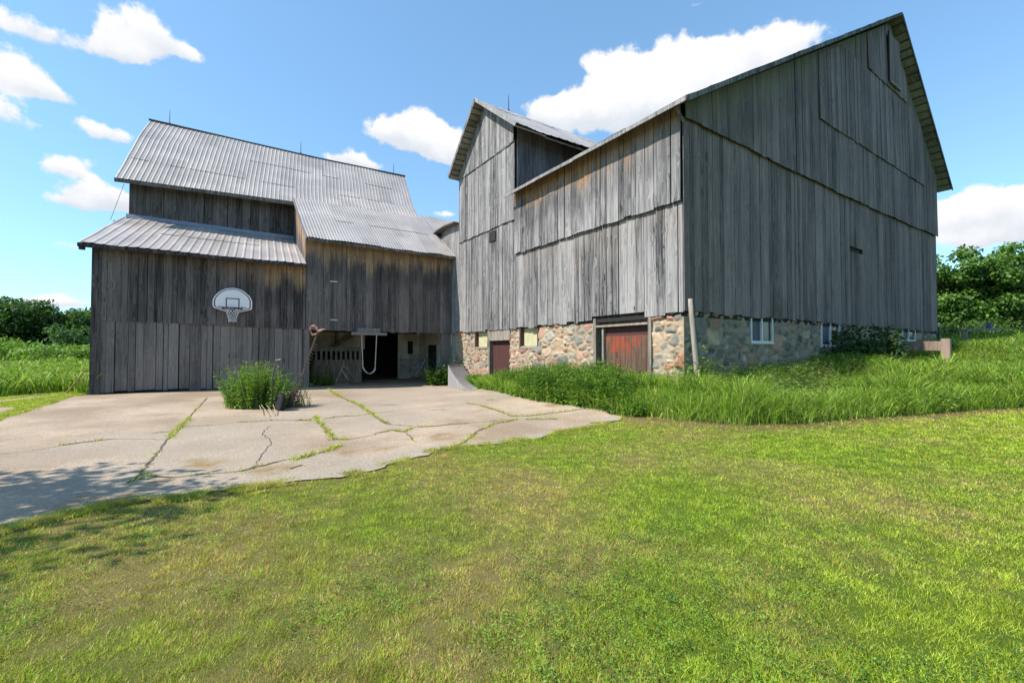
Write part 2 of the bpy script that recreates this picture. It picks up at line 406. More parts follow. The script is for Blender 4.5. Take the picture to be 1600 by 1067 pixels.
def backing(mb, W, s0, s1, zb, zt, off, holes=(), mi=1, n=24):  # near-black sheet added behind the boards to stop light leaking through gaps
    ft = zt if callable(zt) else (lambda s: zt)
    cuts = sorted(set([s0, s1]+[h for q in holes for h in q[:2] if s0 < h < s1]+list(np.linspace(s0, s1, n))))
    for a, b in zip(cuts[:-1], cuts[1:]):
        if b-a < 1e-4: continue
        m = (a+b)/2; segs = [(zb, None)]
        for (h0, h1, g0, g1) in sorted(holes, key=lambda q: q[2]):
            if h0 < m < h1:
                l = segs.pop(); segs += [(l[0], g0), (g1, l[1])]
        for lo, hi in segs:
            ta = ft(a) if hi is None else hi; tb = ft(b) if hi is None else hi
            if min(ta, tb)-lo < .01: continue
            mb.add([W(a, lo, off), W(b, lo, off), W(b, tb, off), W(a, ta, off)], [(0, 1, 2, 3)], (.3, .5, .5, 0), mi)
def lapline(mb, W, s0, s1, z, off, th=.03):   # dark-toned strip below the upper tier, painting the lap's shadow line
    n = max(2, int((s1-s0)/.8))
    for i in range(n):
        a = s0+(s1-s0)*i/n; b = s0+(s1-s0)*(i+1)/n-.004; r = rng.random()
        P = [W(a, z-th, off+.026), W(b, z-th, off+.026), W(b, z+.02, off+.026), W(a, z+.02, off+.026), W(a, z-th, off), W(b, z-th, off), W(b, z+.02, off), W(a, z+.02, off)]
        mb.hexa(P, (.2*r, r, .5, 0))

# ------------------------------------------------------------------ corrugated roofs
def corrugated(mb, L, Rr, period=.2, amp=.014, kind='rib', rows_tone=None, sag=0., sheet=.65, th=.012):
    """L, Rr: matching lists of points up the left and right edge; ribs run up the slope."""
    L = [np.array(p, float) for p in L]; Rr = [np.array(p, float) for p in Rr]
    wid = np.linalg.norm(Rr[0]-L[0]); nr = max(4, int(wid/period))
    prof = ((0, 0), (.16, 1), (.30, 1), (.42, 0)) if kind == 'rib' else tuple((k/6, .5-.5*math.cos(2*math.pi*k/6)) for k in range(6))
    ts = []
    for i in range(nr):
        for a, h in prof: ts.append(((i+a)/nr, h))
    ts.append((1., prof[0][1])); m = len(ts)
    V = []; C = []; F = []
    rows = len(L)
    for r in range(rows):
        for (t, h) in ts:
            p = L[r]+(Rr[r]-L[r])*t
            q0 = L[max(r-1, 0)]+(Rr[max(r-1, 0)]-L[max(r-1, 0)])*t; q1 = L[min(r+1, rows-1)]+(Rr[min(r+1, rows-1)]-L[min(r+1, rows-1)])*t
            nrm = np.cross(Rr[r]-L[r], q1-q0); nrm /= max(np.linalg.norm(nrm), 1e-9)
            if nrm[2] < 0: nrm = -nrm
            wv = (float(vnoise(t*9+r*.31, r*2.3))-.5)*.035
            V.append(p+nrm*(amp*h+wv)+np.array((0, 0, -sag*math.sin(math.pi*t))))
    for r in range(rows-1):
        for k in range(m-1):
            F.append((r*m+k, r*m+k+1, (r+1)*m+k+1, (r+1)*m+k))
    # per-face tone needs split verts: write one strip per sheet
    VV = []; FF = []; CC = []
    tone = {}
    for f in F:
        r = f[0]//m; t = ts[f[0] % m][0]
        key = (int((t*wid)/sheet), (r+int(t*wid/sheet*.37)) // 2)
        if key not in tone: tone[key] = rng.random()
        n = len(VV); up_ = np.array((0, 0, .016)) if (r % 3 == 0 and (tone[key]*7) % 1 < .5) else np.zeros(3); VV += [V[f[0]]+up_, V[f[1]]+up_, V[f[2]], V[f[3]]]; FF.append((n, n+1, n+2, n+3)); hh = 0
        CC += [(tone[key], 0.0, .5, 0)]*4
    mb.add(VV, FF, CC)
def lerp(a, b, t): return np.array(a, float)+(np.array(b, float)-np.array(a, float))*t
def slab(mb, quad, th, c=(.4, .5, .5, 0), mi=0, cols=1):
    q = [np.array(p, float) for p in quad]; n = np.cross(q[1]-q[0], q[3]-q[0]); n /= np.linalg.norm(n)
    if n[2] < 0: n = -n
    mb.hexa([p for p in q]+[p-n*th for p in q], c, mi)

# ================================================================== BIG BARN (right)
big = thing('large_barn', 'tall grey board barn on a fieldstone base with a cross gable tower', 'barn', (U0, VG, .6))
APX = 20.2
def gtop(u):   # underside of the roof over the gable wall
    zl = 6.72+(u-U0)*(13.42-6.72)/(APX-U0)
    zr = 13.42+(u-APX)*(8.9-13.42)/(UR-APX)
    return (zl if u < APX else zr)-.02
WU = planeU(U0); WV = planeV(VG)
EAVE = 6.66
# long wall: openings
door_big = (onu(1014, 540, U0)[1], onu(929, 540, U0)[1], .0, 2.14)
door_sm = (onu(795.6, 540, U0)[1], onu(764.6, 540, U0)[1], .0, 2.0)
win_a = (onu(840, 520, U0)[1], onu(812, 520, U0)[1], onu(825, 541, U0)[2], 2.21)
win_b = (onu(762, 520, U0)[1], onu(742, 520, U0)[1], onu(752, 542, U0)[2], 2.21)
TV0, TV1 = 12.0, 16.06                     # tower
mb = MB()
siding(mb, WU, VG, TV0-.01, lambda s: 2.27-.1*(s-VG)/11, 4.66, bw=.23, tan=.12, tone=(.15, 1), holes=[(door_big[0], door_big[1], 1.5, 2.36)], gap=(.006, .02))
backing(mb, WU, VG, V0, 2.2, EAVE, -.03, n=4)
lapline(mb, WU, VG, TV0, 4.63, .018)
o = mb.build('wall_siding', [M['grey_wood'], M['black_in']], big)
mb = MB()
siding(mb, WU, VG, TV0-.01, 4.63, EAVE+.12, bw=.22, off=.06, flare=.02, jit=.012, tan=lambda s: 1.15 if s > 8 else .7, tone=(.2, 1), gap=(.004, .016))
mb.build('wall_siding', M['grey_wood'], big)
# tower face, three tiers
def ttop(s):
    return float(np.interp(s, [11.3, 13.95, 16.1], [8.54, 10.6, 8.47]))-.05
mb = MB()
siding(mb, WU, TV0, TV1, lambda s: 2.21, 5.84, bw=.23, tan=.0, off=.012, tone=(.2, .9), gap=(.005, .018))
lapline(mb, WU, TV0, TV1, 5.82, .030)
mb.build('tower_siding', M['grey_wood'], big)
mb = MB()
siding(mb, WU, TV0, TV1, 5.82, lambda s: 8.42, bw=.22, off=.055, tone=(.2, .9), gap=(.005, .018), brk=(14.6,))
lapline(mb, WU, TV0, TV1, 8.38, .085)
mb.build('tower_siding', M['grey_wood'], big)
mb = MB()
siding(mb, WU, TV0, TV1, 8.38, ttop, bw=.2, off=.09, tone=(.25, .9), gap=(.004, .014))
backing(mb, WU, TV0, TV1, 5., ttop, -.03)
mb.build('tower_siding', [M['grey_wood'], M['black_in']], big)
# tower cheek wall (faces the yard) and the hidden one
mb = MB()
siding(mb, planeV(TV0), U0, 15, lambda s: 6.4, 9.02, bw=.24, tan=.35, tone=(.1, .8))
backing(mb, planeV(TV0), U0, 15, 6.3, 9.02, -.02, n=2)
mb.build('tower_siding', [M['cheek_wood'], M['black_in']], big)
mb = MB(); siding(mb, planeV(TV1, 1), U0+.03, 12, lambda s: 2.4, 8.45, bw=.3, tan=.2); mb.build('tower_siding', M['cheek_wood'], big)
# dark slot and pale patch in the tower face
mb = MB(); a = onu(764.5, 363, U0-.06); b = onu(774.5, 371, U0-.06)
mb.box((U0-.075, min(a[1], b[1]), b[2]-.1), (U0-.05, max(a[1], b[1]), a[2]-.02), (0, .3, .1, 1))
mb.build('vent', M['black_in'], big)
# gable wall, tiers: sagging laps
LAP = lambda s: 6.37-.10*math.sin((s-U0)/(UR-U0)*math.pi)+.014*math.sin(s*1.9)
mb = MB(); GW = M['gable_wood']
slot = (onv(1325, 388, VG)[0], onv(1344, 388, VG)[0], 4.62, 4.78)
siding(mb, WV, U0-.02, UR, lambda s: 2.29+.01*math.sin(s), lambda s: LAP(s)+.05, bw=.205, tone=(.1, .9), holes=[slot], gap=(.003, .010))
backing(mb, WV, U0, UR, 2.2, gtop, -.03, n=40)
n = 30
mb.build('gable_siding', [GW, M['black_in']], big)
mb = MB()
siding(mb, WV, U0-.02, UR, lambda s: LAP(s), gtop, bw=.2, off=.055, flare=.02, tan=.55, tone=(.05, .8), gap=(.003, .010), jit=.007)
mb.build('gable_siding', GW, big)
# raised panels with their own lower edges
mb = MB(); sa, sb = onv(1274, 190, VG)[0], onv(1439, 292, VG)[0]
siding(mb, WV, sa, sb, lambda s: 8.15, lambda s: min(gtop(s)-.1, 10.95), bw=.2, off=.078, flare=.03, tone=(.05, .85), jit=.012, gap=(.003, .01))
mb.build('gable_siding', GW, big)
mb = MB(); sa2, sb2 = onv(1350, 110, VG)[0], onv(1411, 164, VG)[0]
siding(mb, WV, sa2, sb2, lambda s: 10.95, lambda s: gtop(s)-.02, bw=.2, off=.078, flare=.035, tone=(.05, .85), jit=.012, gap=(.003, .01))
mb.build('gable_siding', GW, big)
# hay door near the peak
mb = MB(); h0, h1 = onv(1379.5, 100, VG)[0], onv(1396, 135, VG)[0]; HZ0, HZ1 = 11.15, 12.85
for i in range(4):
    w = (h1-h0)/4; mb.box((h0+i*w+.01, VG-.20, HZ0), (h0+(i+1)*w-.004, VG-.172, HZ1), (.2+.2*rng.random(), rng.random(), .5, 0))
mb.box((h0-.05, VG-.20, HZ0-.05), (h0+.002, VG-.165, HZ1+.05), (0, .5, .5, 0), 1)
hd = mb.build('hay_door', [GW, M['black_in']], big)
mb = MB(); mb.box((h0, VG-.225, HZ0-.09), (h1+.05, VG-.165, HZ0-.02), (.6, .4, .5, 0)); mb.build('sill', M['soffit'], hd)
# slot shutter in the lower tier
mb = MB(); mb.box((slot[0], VG+.05, 4.5), (slot[1], VG+.06, 4.9), (0, 0, 0, 0)); mb.build('vent', M['black_in'], big)
# corner boards
# far and right side walls (plain, out of sight)
mb = MB()
siding(mb, planeU(UR, 1), VG, 17.2, lambda s: 2.3, 8.9, bw=.3)
siding(mb, planeV(17.2, 1), U0+.3, UR, lambda s: 2.3, gtop, bw=.5)
mb.build('wall_siding', M['grey_wood'], big)
# ---- link wall beside the left barn
lt = [onu(683, 369, U0), onu(692, 361, U0), onu(703, 354.5, U0), onu(718, 349, U0)]
def ltop(s):
    P = sorted([(p[1], p[2]) for p in lt])
    return float(np.interp(s, [p[0] for p in P], [p[1] for p in P]))-.03
mb = MB()
siding(mb, planeU(U0+.03), TV1+.01, 17.9, lambda s: 2.24, ltop, bw=.2, tan=.0, tone=(.3, .9))
backing(mb, planeU(U0+.03), TV1+.01, 17.9, 2.2, ltop, -.03, n=6)
mb.build('link_wall', [M['grey_wood'], M['black_in']], big)
mb = MB()
for i in range(len(lt)-1):
    a, b = lt[i], lt[i+1]
    slab(mb, [(U0-.28, a[1], a[2]+.03), (U0-.28, b[1], b[2]+.03), (U0+1., b[1], b[2]+.0), (U0+1., a[1], a[2]+.0)], .05, (.3, .5, .5, 0))
mb.build('link_roof', M['shingle'], big)

# ---- big roof
E0 = np.array((7.72, 5.34, 6.50)); PK = np.array((20.45, 5.34, 13.66)); E1 = np.array((26.45, 5.34, 8.45))
YB = 17.4
mb = MB()
def rz(u): return float(np.interp(u, [E0[0], PK[0], E1[0]], [E0[2], PK[2], E1[2]]))
NS = 16
for i in range(NS):      # shingle courses left slope, slightly uneven
    ua = E0[0]+(PK[0]-E0[0])*i/NS; ub = E0[0]+(PK[0]-E0[0])*(i+1)/NS+.12
    ub = min(ub, PK[0])
    yc = [E0[1]+(TV0-.03-E0[1])*k/4 for k in range(5)]+([YB] if ua > U0+2.6 else [])
    for k in range(len(yc)-1):
        ya, yb = yc[k], yc[k+1]
        d1, d2 = rng.uniform(0, .03), rng.uniform(0, .03)
        slab(mb, [(ua, ya, rz(ua)+.05+d1), (ua, yb, rz(ua)+.05+d1*.5), (ub, yb, rz(ub)+.03+d2), (ub, ya, rz(ub)+.03+d2)], .035, (.5*rng.random(), rng.random(), .5, 0))
slab(mb, [(PK[0], PK[1], PK[2]+.05), (PK[0], YB, PK[2]+.05), (E1[0], YB, E1[2]+.05), (E1[0], E1[1], E1[2]+.05)], .035)
roof = mb.build('roof', M['shingle'], big)
# sheathing boards seen under the rakes, running back from the edge
mb = MB()
for (A_, B_, nn) in ((E0, PK, 46), (PK, E1, 24)):
    for i in range(nn):
        t0 = (i+.08)/nn; t1 = (i+rng.uniform(.72, .93))/nn
        a = lerp(A_, B_, t0); b = lerp(A_, B_, t1); y1 = VG+.25; dy = rng.uniform(0, .03)
        slab(mb, [(a[0], a[1]+dy, a[2]), (b[0], a[1]+dy, b[2]), (b[0], y1, b[2]), (a[0], y1, a[2])], .03, (.25+.75*rng.random(), rng.random(), .5, 0))
for i in range(14):  # eave ends over the long wall
    t0 = i/14; ya = E0[1]+(TV0-.02-E0[1])*t0; yb = E0[1]+(TV0-.02-E0[1])*(i+.96)/14
    slab(mb, [(7.74, ya, rz(7.74)-.0), (7.74, yb, rz(7.74)-.0), (8.4, yb, rz(8.4)), (8.4, ya, rz(8.4))], .03, (.5*rng.random(), rng.random(), .5, 0))
mb.build('sheathing', M['soffit'], roof)
mb = MB()    # rake and eave boards
for a, b, n in ((E0, PK, 5), (PK, E1, 3)):
    for i in range(n):
        p, q = lerp(a, b, i/n), lerp(a, b, (i+1)/n-.003); j = rng.uniform(-.01, .01)
        mb.bar(p+np.array((0, -.012, .0+j)), q+np.array((0, -.012, .0-j)), .024, .10, (.12*rng.random(), rng.random(), .5, 0))
n = 4
for i in range(n):
    ya = E0[1]+(TV0+.1-E0[1])*i/n; yb = E0[1]+(TV0+.1-E0[1])*(i+1)/n-.01; j = rng.uniform(-.012, .012)
    mb.bar((E0[0]-.014, ya, E0[2]+.0+j), (E0[0]-.014, yb, E0[2]+.0-j), .024, .085, (.75, rng.random(), .5, 0))
mb.bar((U0-.06, VG-.06, 6.28), (E0[0]+.1, VG-.08, 6.5), .03, .06, (.15, .2, .5, 0))
mb.build('rake_board', M['grey_wood'], roof)
# ---- tower roof (ridge along X)
TC = 13.95; ux0 = U0-.5
tL = onu(704, 276, U0-.45); tR = onu(808, 192, U0-.5); tP = onu(743, 154, U0-.5)
tp = np.array((ux0, TC, tP[2])); zr_ = tR[2]; yr_ = 11.3; yl_ = 16.15; zl_ = tL[2]
mb = MB()
for (y0, z0) in ((yr_, tR[2]), (yl_, tL[2])):
    L = [lerp((ux0, y0, z0), tp, k/4) for k in range(5)]; Rr = [p+np.array((9., 0, 0)) for p in L]
    corrugated(mb, L, Rr, period=.33, amp=.012, kind='rib', sheet=.66)
trf = mb.build('tower_roof', M['tin_old'], big)
mb = MB()
for (y0, z0) in ((yr_, tR[2]), (yl_, tL[2])):
    nn = 14
    for i in range(nn):
        a = lerp((ux0+.01, y0, z0-.07), tp-np.array((0, 0, .07)), (i+.05)/nn); b = lerp((ux0+.01, y0, z0-.07), tp-np.array((0, 0, .07)), (i+rng.uniform(.7, .92))/nn)
        slab(mb, [a, b, b+np.array((1.2, 0, 0)), a+np.array((1.2, 0, 0))], .03, (.2+.8*rng.random(), rng.random(), .5, 0))
    slab(mb, [np.array((ux0+1.2, y0, z0-.12)), tp+np.array((1.2, 0, -.12)), tp+np.array((9, 0, -.12)), np.array((ux0+9, y0, z0-.12))], .03)
mb.build('sheathing', M['soffit'], trf)
mb = MB()
for (y0, z0, tn) in ((yr_, tR[2], .95), (yl_, tL[2], .3)):
    mb.bar(np.array((ux0-.014, y0, z0-.02)), tp+np.array((-.014, 0, -.02)), .024, .13, (tn, .5, .5, 0))
mb.build('rake_board', M['grey_wood'], trf)
def light_rod(p, parent, h=.62):
    m = MB(); m.tube([p, np.array(p)+(0, 0, h*.75), np.array(p)+(0, 0, h)], [.018, .013, .003], 6); m.tube([np.array(p)+(0, 0, -.05), np.array(p)+(0, 0, .05)], .04, 6)
    return m.build('lightning_rod', M['rod'], parent)
light_rod((U0+.95, TC, tp[2]-.0), trf, .65)

# ---- fieldstone base
def stone_wall(name, W, s0, s1, z0, z1, holes, res, seed, warm, parent):
    r = np.random.default_rng(seed)
    ns = max(2, int((s1-s0)/res)); nz = max(2, int((z1-z0)/res))
    S, Z = np.meshgrid(np.linspace(s0, s1, ns+1), np.linspace(z0, z1, nz+1), indexing='ij')
    # stones of mixed sizes
    NT_ = 5200; cand = np.c_[r.uniform(s0-.2, s1+.2, NT_), r.uniform(z0-.2, z1+.2, NT_)]; cw = r.choice([.45, .75, 1.25, 2.1], NT_, p=[.4, .28, .2, .12])
    P = np.zeros((NT_, 2)); K = np.zeros(NT_); m_ = 0
    for p, w in zip(cand, cw):
        if m_ == 0 or (np.hypot((P[:m_, 0]-p[0])*.74, P[:m_, 1]-p[1]) > .095*(w+K[:m_])).all(): P[m_] = p; K[m_] = w; m_ += 1
    P = P[:m_]; K = K[:m_]
    wx = (fbm(S*4.5, Z*4.5)-.5)*.15; wz = (fbm(S*4.5+40, Z*4.5)-.5)*.13
    s_ = (S+wx).ravel(); z_ = (Z+wz).ravel(); i1 = np.empty(len(s_), int); d1 = np.empty(len(s_)); d2 = np.empty(len(s_))
    for i in range(0, len(s_), 8000):
        dd = (np.abs((s_[i:i+8000, None]-P[None, :, 0])*.70)**3.2+np.abs(z_[i:i+8000, None]-P[None, :, 1])**3.2)**(1/3.2)-.085*K[None]
        o = np.argpartition(dd, 1, axis=1)[:, :2]; a = np.take_along_axis(dd, o, 1); sw = a[:, 0] > a[:, 1]
        o[sw] = o[sw][:, ::-1]; a[sw] = a[sw][:, ::-1]
        i1[i:i+8000] = o[:, 0]; d1[i:i+8000] = a[:, 0]; d2[i:i+8000] = a[:, 1]
    e = ((d2-d1)).reshape(S.shape); idx = i1.reshape(S.shape)
    body = sstep(.012, .075, e+(fbm(S*9, Z*9)-.5)*.03)
    prot = r.uniform(.25, 1., len(P))
    tiltx = r.normal(0, .10, len(P)); tiltz = r.normal(0, .12, len(P))
    h = body*(.045*prot[idx]+tiltx[idx]*(S-P[idx, 0])+tiltz[idx]*(Z-P[idx, 1]))+(fbm(S*7, Z*7, 5)-.5)*.05*body+(fbm(S*22, Z*22, 3)-.5)*.014
    ed = np.minimum(np.minimum(S-s0, s1-S), .12)/.12
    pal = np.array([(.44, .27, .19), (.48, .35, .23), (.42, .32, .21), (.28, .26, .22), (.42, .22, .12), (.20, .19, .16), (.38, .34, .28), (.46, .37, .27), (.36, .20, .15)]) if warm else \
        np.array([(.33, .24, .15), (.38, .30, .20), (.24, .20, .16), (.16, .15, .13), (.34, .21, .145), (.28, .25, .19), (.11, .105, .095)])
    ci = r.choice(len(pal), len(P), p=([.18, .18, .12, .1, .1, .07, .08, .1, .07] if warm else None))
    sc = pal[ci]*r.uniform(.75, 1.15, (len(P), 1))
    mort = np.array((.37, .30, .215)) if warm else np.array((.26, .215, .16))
    mm = sstep(.0, .06, e+(fbm(S*5+9, Z*5)-.53)*.16)[..., None]
    Cc = sc[idx]*mm+mort*(.75+.5*fbm(S*4, Z*4)[..., None])*(1-mm)
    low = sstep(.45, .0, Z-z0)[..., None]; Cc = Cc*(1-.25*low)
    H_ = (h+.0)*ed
    X0 = W(S, Z, H_); V = np.stack([np.broadcast_to(q, S.shape) for q in X0], -1).reshape(-1, 3)
    I = np.arange((ns+1)*(nz+1)).reshape(ns+1, nz+1)
    Fq = np.stack([I[:-1, :-1], I[1:, :-1], I[1:, 1:], I[:-1, 1:]], -1)
    sm = (S[:-1, :-1]+S[1:, 1:])/2; zm = (Z[:-1, :-1]+Z[1:, 1:])/2; keep = np.ones(sm.shape, bool)
    for (a, b, c, d) in holes: keep &= ~((sm > a) & (sm < b) & (zm > c) & (zm < d))
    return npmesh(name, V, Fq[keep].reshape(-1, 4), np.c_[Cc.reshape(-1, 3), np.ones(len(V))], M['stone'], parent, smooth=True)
hb = [(door_big[0], door_big[1], -1, 3), (door_sm[0], door_sm[1], -1, 3), (win_a[0], win_a[1], win_a[2], 3), (win_b[0], win_b[1], win_b[2], 3)]
stone_wall('stone_foundation', planeU(U0+.045), VG+.045, 16.62, -.1, 2.34, hb, .022, 3, True, big)
gw = []
for (x0, x1, y0, y1) in ((1174, 1208.5, 491, 535.5), (1284, 1313, 501, 541), (1410.5, 1431, 514.5, 532.5)):
    gw.append((onv(x0, 520, VG)[0], onv(x1, 520, VG)[0], onv((x0+x1)/2, y1, VG)[2], min(2.31, onv((x0+x1)/2, y0, VG)[2])))
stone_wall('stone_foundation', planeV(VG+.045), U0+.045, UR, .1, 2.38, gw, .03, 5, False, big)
mb = MB()
mb.box((UR-.04, VG+.05, .5), (UR, 17, 2.3)); mb.box((U0+.1, 16.9, -.1), (UR, 17.1, 2.3)); mb.build('stone_foundation', M['stone'], big)
# dark room behind the openings
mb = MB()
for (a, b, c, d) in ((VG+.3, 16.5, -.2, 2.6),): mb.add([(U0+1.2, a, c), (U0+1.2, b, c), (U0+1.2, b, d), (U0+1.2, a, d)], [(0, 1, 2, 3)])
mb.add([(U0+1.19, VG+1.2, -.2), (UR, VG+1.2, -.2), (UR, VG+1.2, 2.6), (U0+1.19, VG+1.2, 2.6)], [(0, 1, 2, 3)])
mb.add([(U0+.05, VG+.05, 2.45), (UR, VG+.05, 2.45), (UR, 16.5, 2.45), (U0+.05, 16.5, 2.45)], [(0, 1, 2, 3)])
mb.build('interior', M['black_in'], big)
# ---- stable doors
def plank_door(name, s0, s1, z0, z1, rec, mat, bw, parent):
    m = MB(); s = s0
    while s < s1-.01:
        e = min(s+bw*rng.uniform(.8, 1.2), s1)
        if s1-e < .06: e = s1
        P = [(U0+rec+x, y, z) for x in (0, .03) for (y, z) in ((s, z0), (e-.008, z0), (e-.008, z1), (s, z1))]
        m.hexa(P, [(rng.random(), .5, (z1-p[2])/4, 0) for p in P]); s = e
    return m.build(name, mat, parent)
d0, d1 = door_big[0], door_big[1]
pd = plank_door('door', d0+.02, d1-.30, .35, 1.84, .10, M['red_door'], .16, big)
mb = MB(); mb.box((U0+.11, d0+.02, 1.84), (U0+.14, d1-.30, 2.06), (.1, .3, .02, 0)); mb.build('top_rail', M['maroon'], pd)
mb = MB(); mb.box((U0+.10, d0+.3, .8), (U0+.158, d0+.36, 1.0), (.1, .3, .02, 0)); mb.build('latch', M['rust'], pd)
mb = MB()
mb.box((U0-.02, d0-.07, .3), (U0+.25, d0+.01, 2.30), (.35, .2, .5, 0)); mb.box((U0-.01, d1-.06, .3), (U0+.25, d1+.04, 2.30), (.3, .6, .5, 0))
mb.box((U0-.035, d0+.01, 2.07), (U0+.1, d1-.06, 2.12), (.7, .8, .5, 0)); mb.box((U0+.2, d0, 2.14), (U0+.3, d1, 2.5), (.0, .8, .5, 0))
mb.box((U0+.02, d1-.3, .3), (U0+.1, d1-.24, 2.06), (.6, .5, .5, 0))
mb.build('door_frame', M['old_beam'], big)
plank_door('door', door_sm[0]+.02, door_sm[1]-.02, .2, 1.84, .14, M['maroon'], .15, big)
mb = MB(); mb.box((U0-.01, door_sm[0]-.04, 1.84), (U0+.25, door_sm[1]+.1, 2.26), (.6, .1, .5, 0))
mb.box((U0, door_sm[1]-.02, .2), (U0+.2, door_sm[1]+.07, 1.84), (.1, .1, .5, 0)); mb.build('door_frame', M['old_beam'], big)
for w in (win_a, win_b):
    m = MB(); m.box((U0+.14, w[0]+.01, w[2]), (U0+.16, w[1]-.01, w[3]+.05)); wn = m.build('window', M['ply'], big)
    m = MB(); m.box((U0+.0, w[1]-.045, w[2]-.02), (U0+.2, w[1]+.02, 2.3)); m.build('jamb', M['jamb'], wn)
    m = MB(); m.box((U0+.0, w[0]-.02, w[2]-.02), (U0+.2, w[0]+.03, 2.3)); m.build('jamb', M['jamb'], wn)
    m = MB(); m.box((U0-.0, w[0]-.06, w[2]-.06), (U0+.2, w[1]+.06, w[2]+.0), (.8, .5, .5, 0)); m.build('sill', M['old_beam'], wn)
for (a, b, c, d) in gw:
    f = .045; m = MB(); y0, y1 = VG-.0, VG+.1; mid = (a+b)/2
    m.box((a, y0, c), (a+f, y1, d+.06)); m.box((b-f, y0, c), (b, y1, d+.06)); m.box((a+f, y0, c), (b-f, y1, c+f)); m.box((mid-.025, y0+.01, c+f), (mid+.025, y1, d+.06))
    m.box((a-.03, y0-.02, c-.03), (b+.03, y1, c-.002))
    if d < 2.25: m.box((a+f, y0, d-f), (b-f, y1, d+.06))
    wn = m.build('window', M['white_paint'], big)
    m = MB(); m.box((a+f, y0+.06, c+f), (mid-.025, y0+.066, d+.05)); m.build('pane', M['screen'], wn)
    m = MB(); m.box((mid+.025, y0+.05, c+f), (b-f, y0+.056, d+.05)); m.build('pane', M['glass'], wn)

# ================================================================== LEFT BARN
lb = thing('cattle_barn', 'long grey barn with ribbed tin roofs, a closed lean-to and an open bay beside it', 'barn', (-2.96, V0, .25))
UL = -2.97; US = 2.52; UE = 8.13; V1 = 20.0; VR = 23.3
DW = M['dark_wood']; WL = planeV(V0)
# lean-to front, upper tier
mb = MB()
siding(mb, WL, UL+.18, US, lambda s: 2.28-.02*s, 4.46, bw=.21, off=.03, tan=lambda s: .08 if s < .1 else (.35 if s < 1.2 else 1.), tone=(.0, .8), jit=.012, gap=(.004, .012))
backing(mb, WL, UL, US, .15, 4.5, -.03, n=2)
mb.build('lean_to_siding', [DW, M['black_in']], lb)
mb = MB()     # lower tier: pale board door panels
siding(mb, WL, UL+.2, US-.09, lambda s: .28-.01*s, lambda s: 2.3-.02*s, bw=.2, tone=(.2, .85), jit=.02, gap=(.004, .014))
ldo = mb.build('board_door', M['door_wood'], lb)
mb = MB(); a = onv(364, 556, V0-.05); mb.box((a[0]-.14, V0-.06, a[2]-.04), (a[0]+.14, V0-.03, a[2]+.04), (0, .4, .5, 0)); mb.box((a[0]-.08, V0-.075, a[2]-.012), (a[0]+.08, V0-.06, a[2]+.012), (.9, .4, .5, 0))
mb.build('latch', M['old_beam'], ldo)
mb = MB(); mb.box((UL-.02, V0-.06, .2), (UL+.2, V0+.02, 4.4), (.15, .3, .5, 0)); mb.build('corner_board', M['dark_wood'], lb)
mb = MB(); mb.box((US-.08, V0-.03, .1), (US-.03, V0+.1, 2.2), (.0, .3, .5, 0)); mb.box((US-.03, V0-.05, .1), (US+.14, V0+.1, 2.22), (.5, .6, .5, 0)); mb.build('door_post', M['door_wood'], lb)
mb = MB()   # side wall of lean-to and main barn
siding(mb, planeU(UL), V0, V1, lambda s: .2, lambda s: 4.45+(s-V0)*.48, bw=.25, tan=.2)
siding(mb, planeU(-2.4), V1, 27, lambda s: .2, lambda s: 7.1+3.6*max(0, 1-abs(s-VR)/3.5), bw=.3, tan=.2)
mb.build('side_siding', DW, lb)
# bay front above the opening
mb = MB()
siding(mb, WL, US+.02, UE, lambda s: 2.2, 5.42, bw=.2, off=.0, tan=.9, tone=(.25, 1.), jit=.01, gap=(.003, .010))
backing(mb, WL, US, UE, 2.22, 5.45, -.03, n=2)
mb.build('bay_siding', [DW, M['black_in']], lb)
for y in (440, 500):
    mb = MB(); a = onv(522, y, V0-.04); mb.box((a[0]-.13, V0-.05, a[2]-.018), (a[0]+.12, V0-.032, a[2]+.018)); mb.build('hinge_strap', M['white_paint'], lb)
# recessed upper wall of main barn
mb = MB(); siding(mb, planeV(V1), -2.63, US+.35, lambda s: 6.0, 7.45, bw=.21, tan=.0, tone=(.05, .55))
backing(mb, planeV(V1), -2.63, US+.35, 5.8, 7.5, -.03, n=2)
mb.build('upper_siding', [DW, M['black_in']], lb)
mb = MB()  # cheek of bay roof above lean-to
siding(mb, planeU(US+.02), V0+.02, V1, lambda s: 4.3, lambda s: 5.4+(s-V0)*.74, bw=.22, tan=.9, tone=(.4, .9))
mb.build('cheek_siding', DW, lb)
# roofs
mb = MB()
La, Lb = np.array((-3.22, 16.5, 4.42)), np.array((-2.80, 19.98, 6.08)); Ra, Rb = np.array((2.48, 16.5, 4.45)), np.array((2.66, 19.98, 6.03))
k = 6
corrugated(mb, [lerp(La, Lb, i/k) for i in range(k+1)], [lerp(Ra, Rb, i/k) for i in range(k+1)], .23, .016, 'rib', sheet=.69)
lrf = mb.build('lean_to_roof', M['tin'], lb)
mb = MB(); slab(mb, [La+(0, 0, -.03), Ra+(0, 0, -.03), Rb+(0, 0, -.03), Lb+(0, 0, -.03)], .05); mb.build('sheathing', M['soffit'], lrf)
mb = MB(); mb.bar(La+(0.0, -.0, -.06), Ra+(0, -.0, -.06), .10, .10, (.0, .4, .5, 0)); mb.box((-3.2, 16.5, 4.24), (-3.08, 16.6, 4.36), (0, .4, .5, 0)); mb.build('gutter', M['dark_wood'], lrf)
mb = MB(); mb.hexa([(-2.7, 19.9, 6.06), (2.66, 19.9, 6.02), (2.66, 19.96, 6.17), (-2.7, 19.96, 6.2), (-2.7, 19.94, 6.04), (2.66, 19.94, 6.0), (2.66, 19.99, 6.17), (-2.7, 19.99, 6.2)]); mb.build('flashing', M['flash'], lrf)
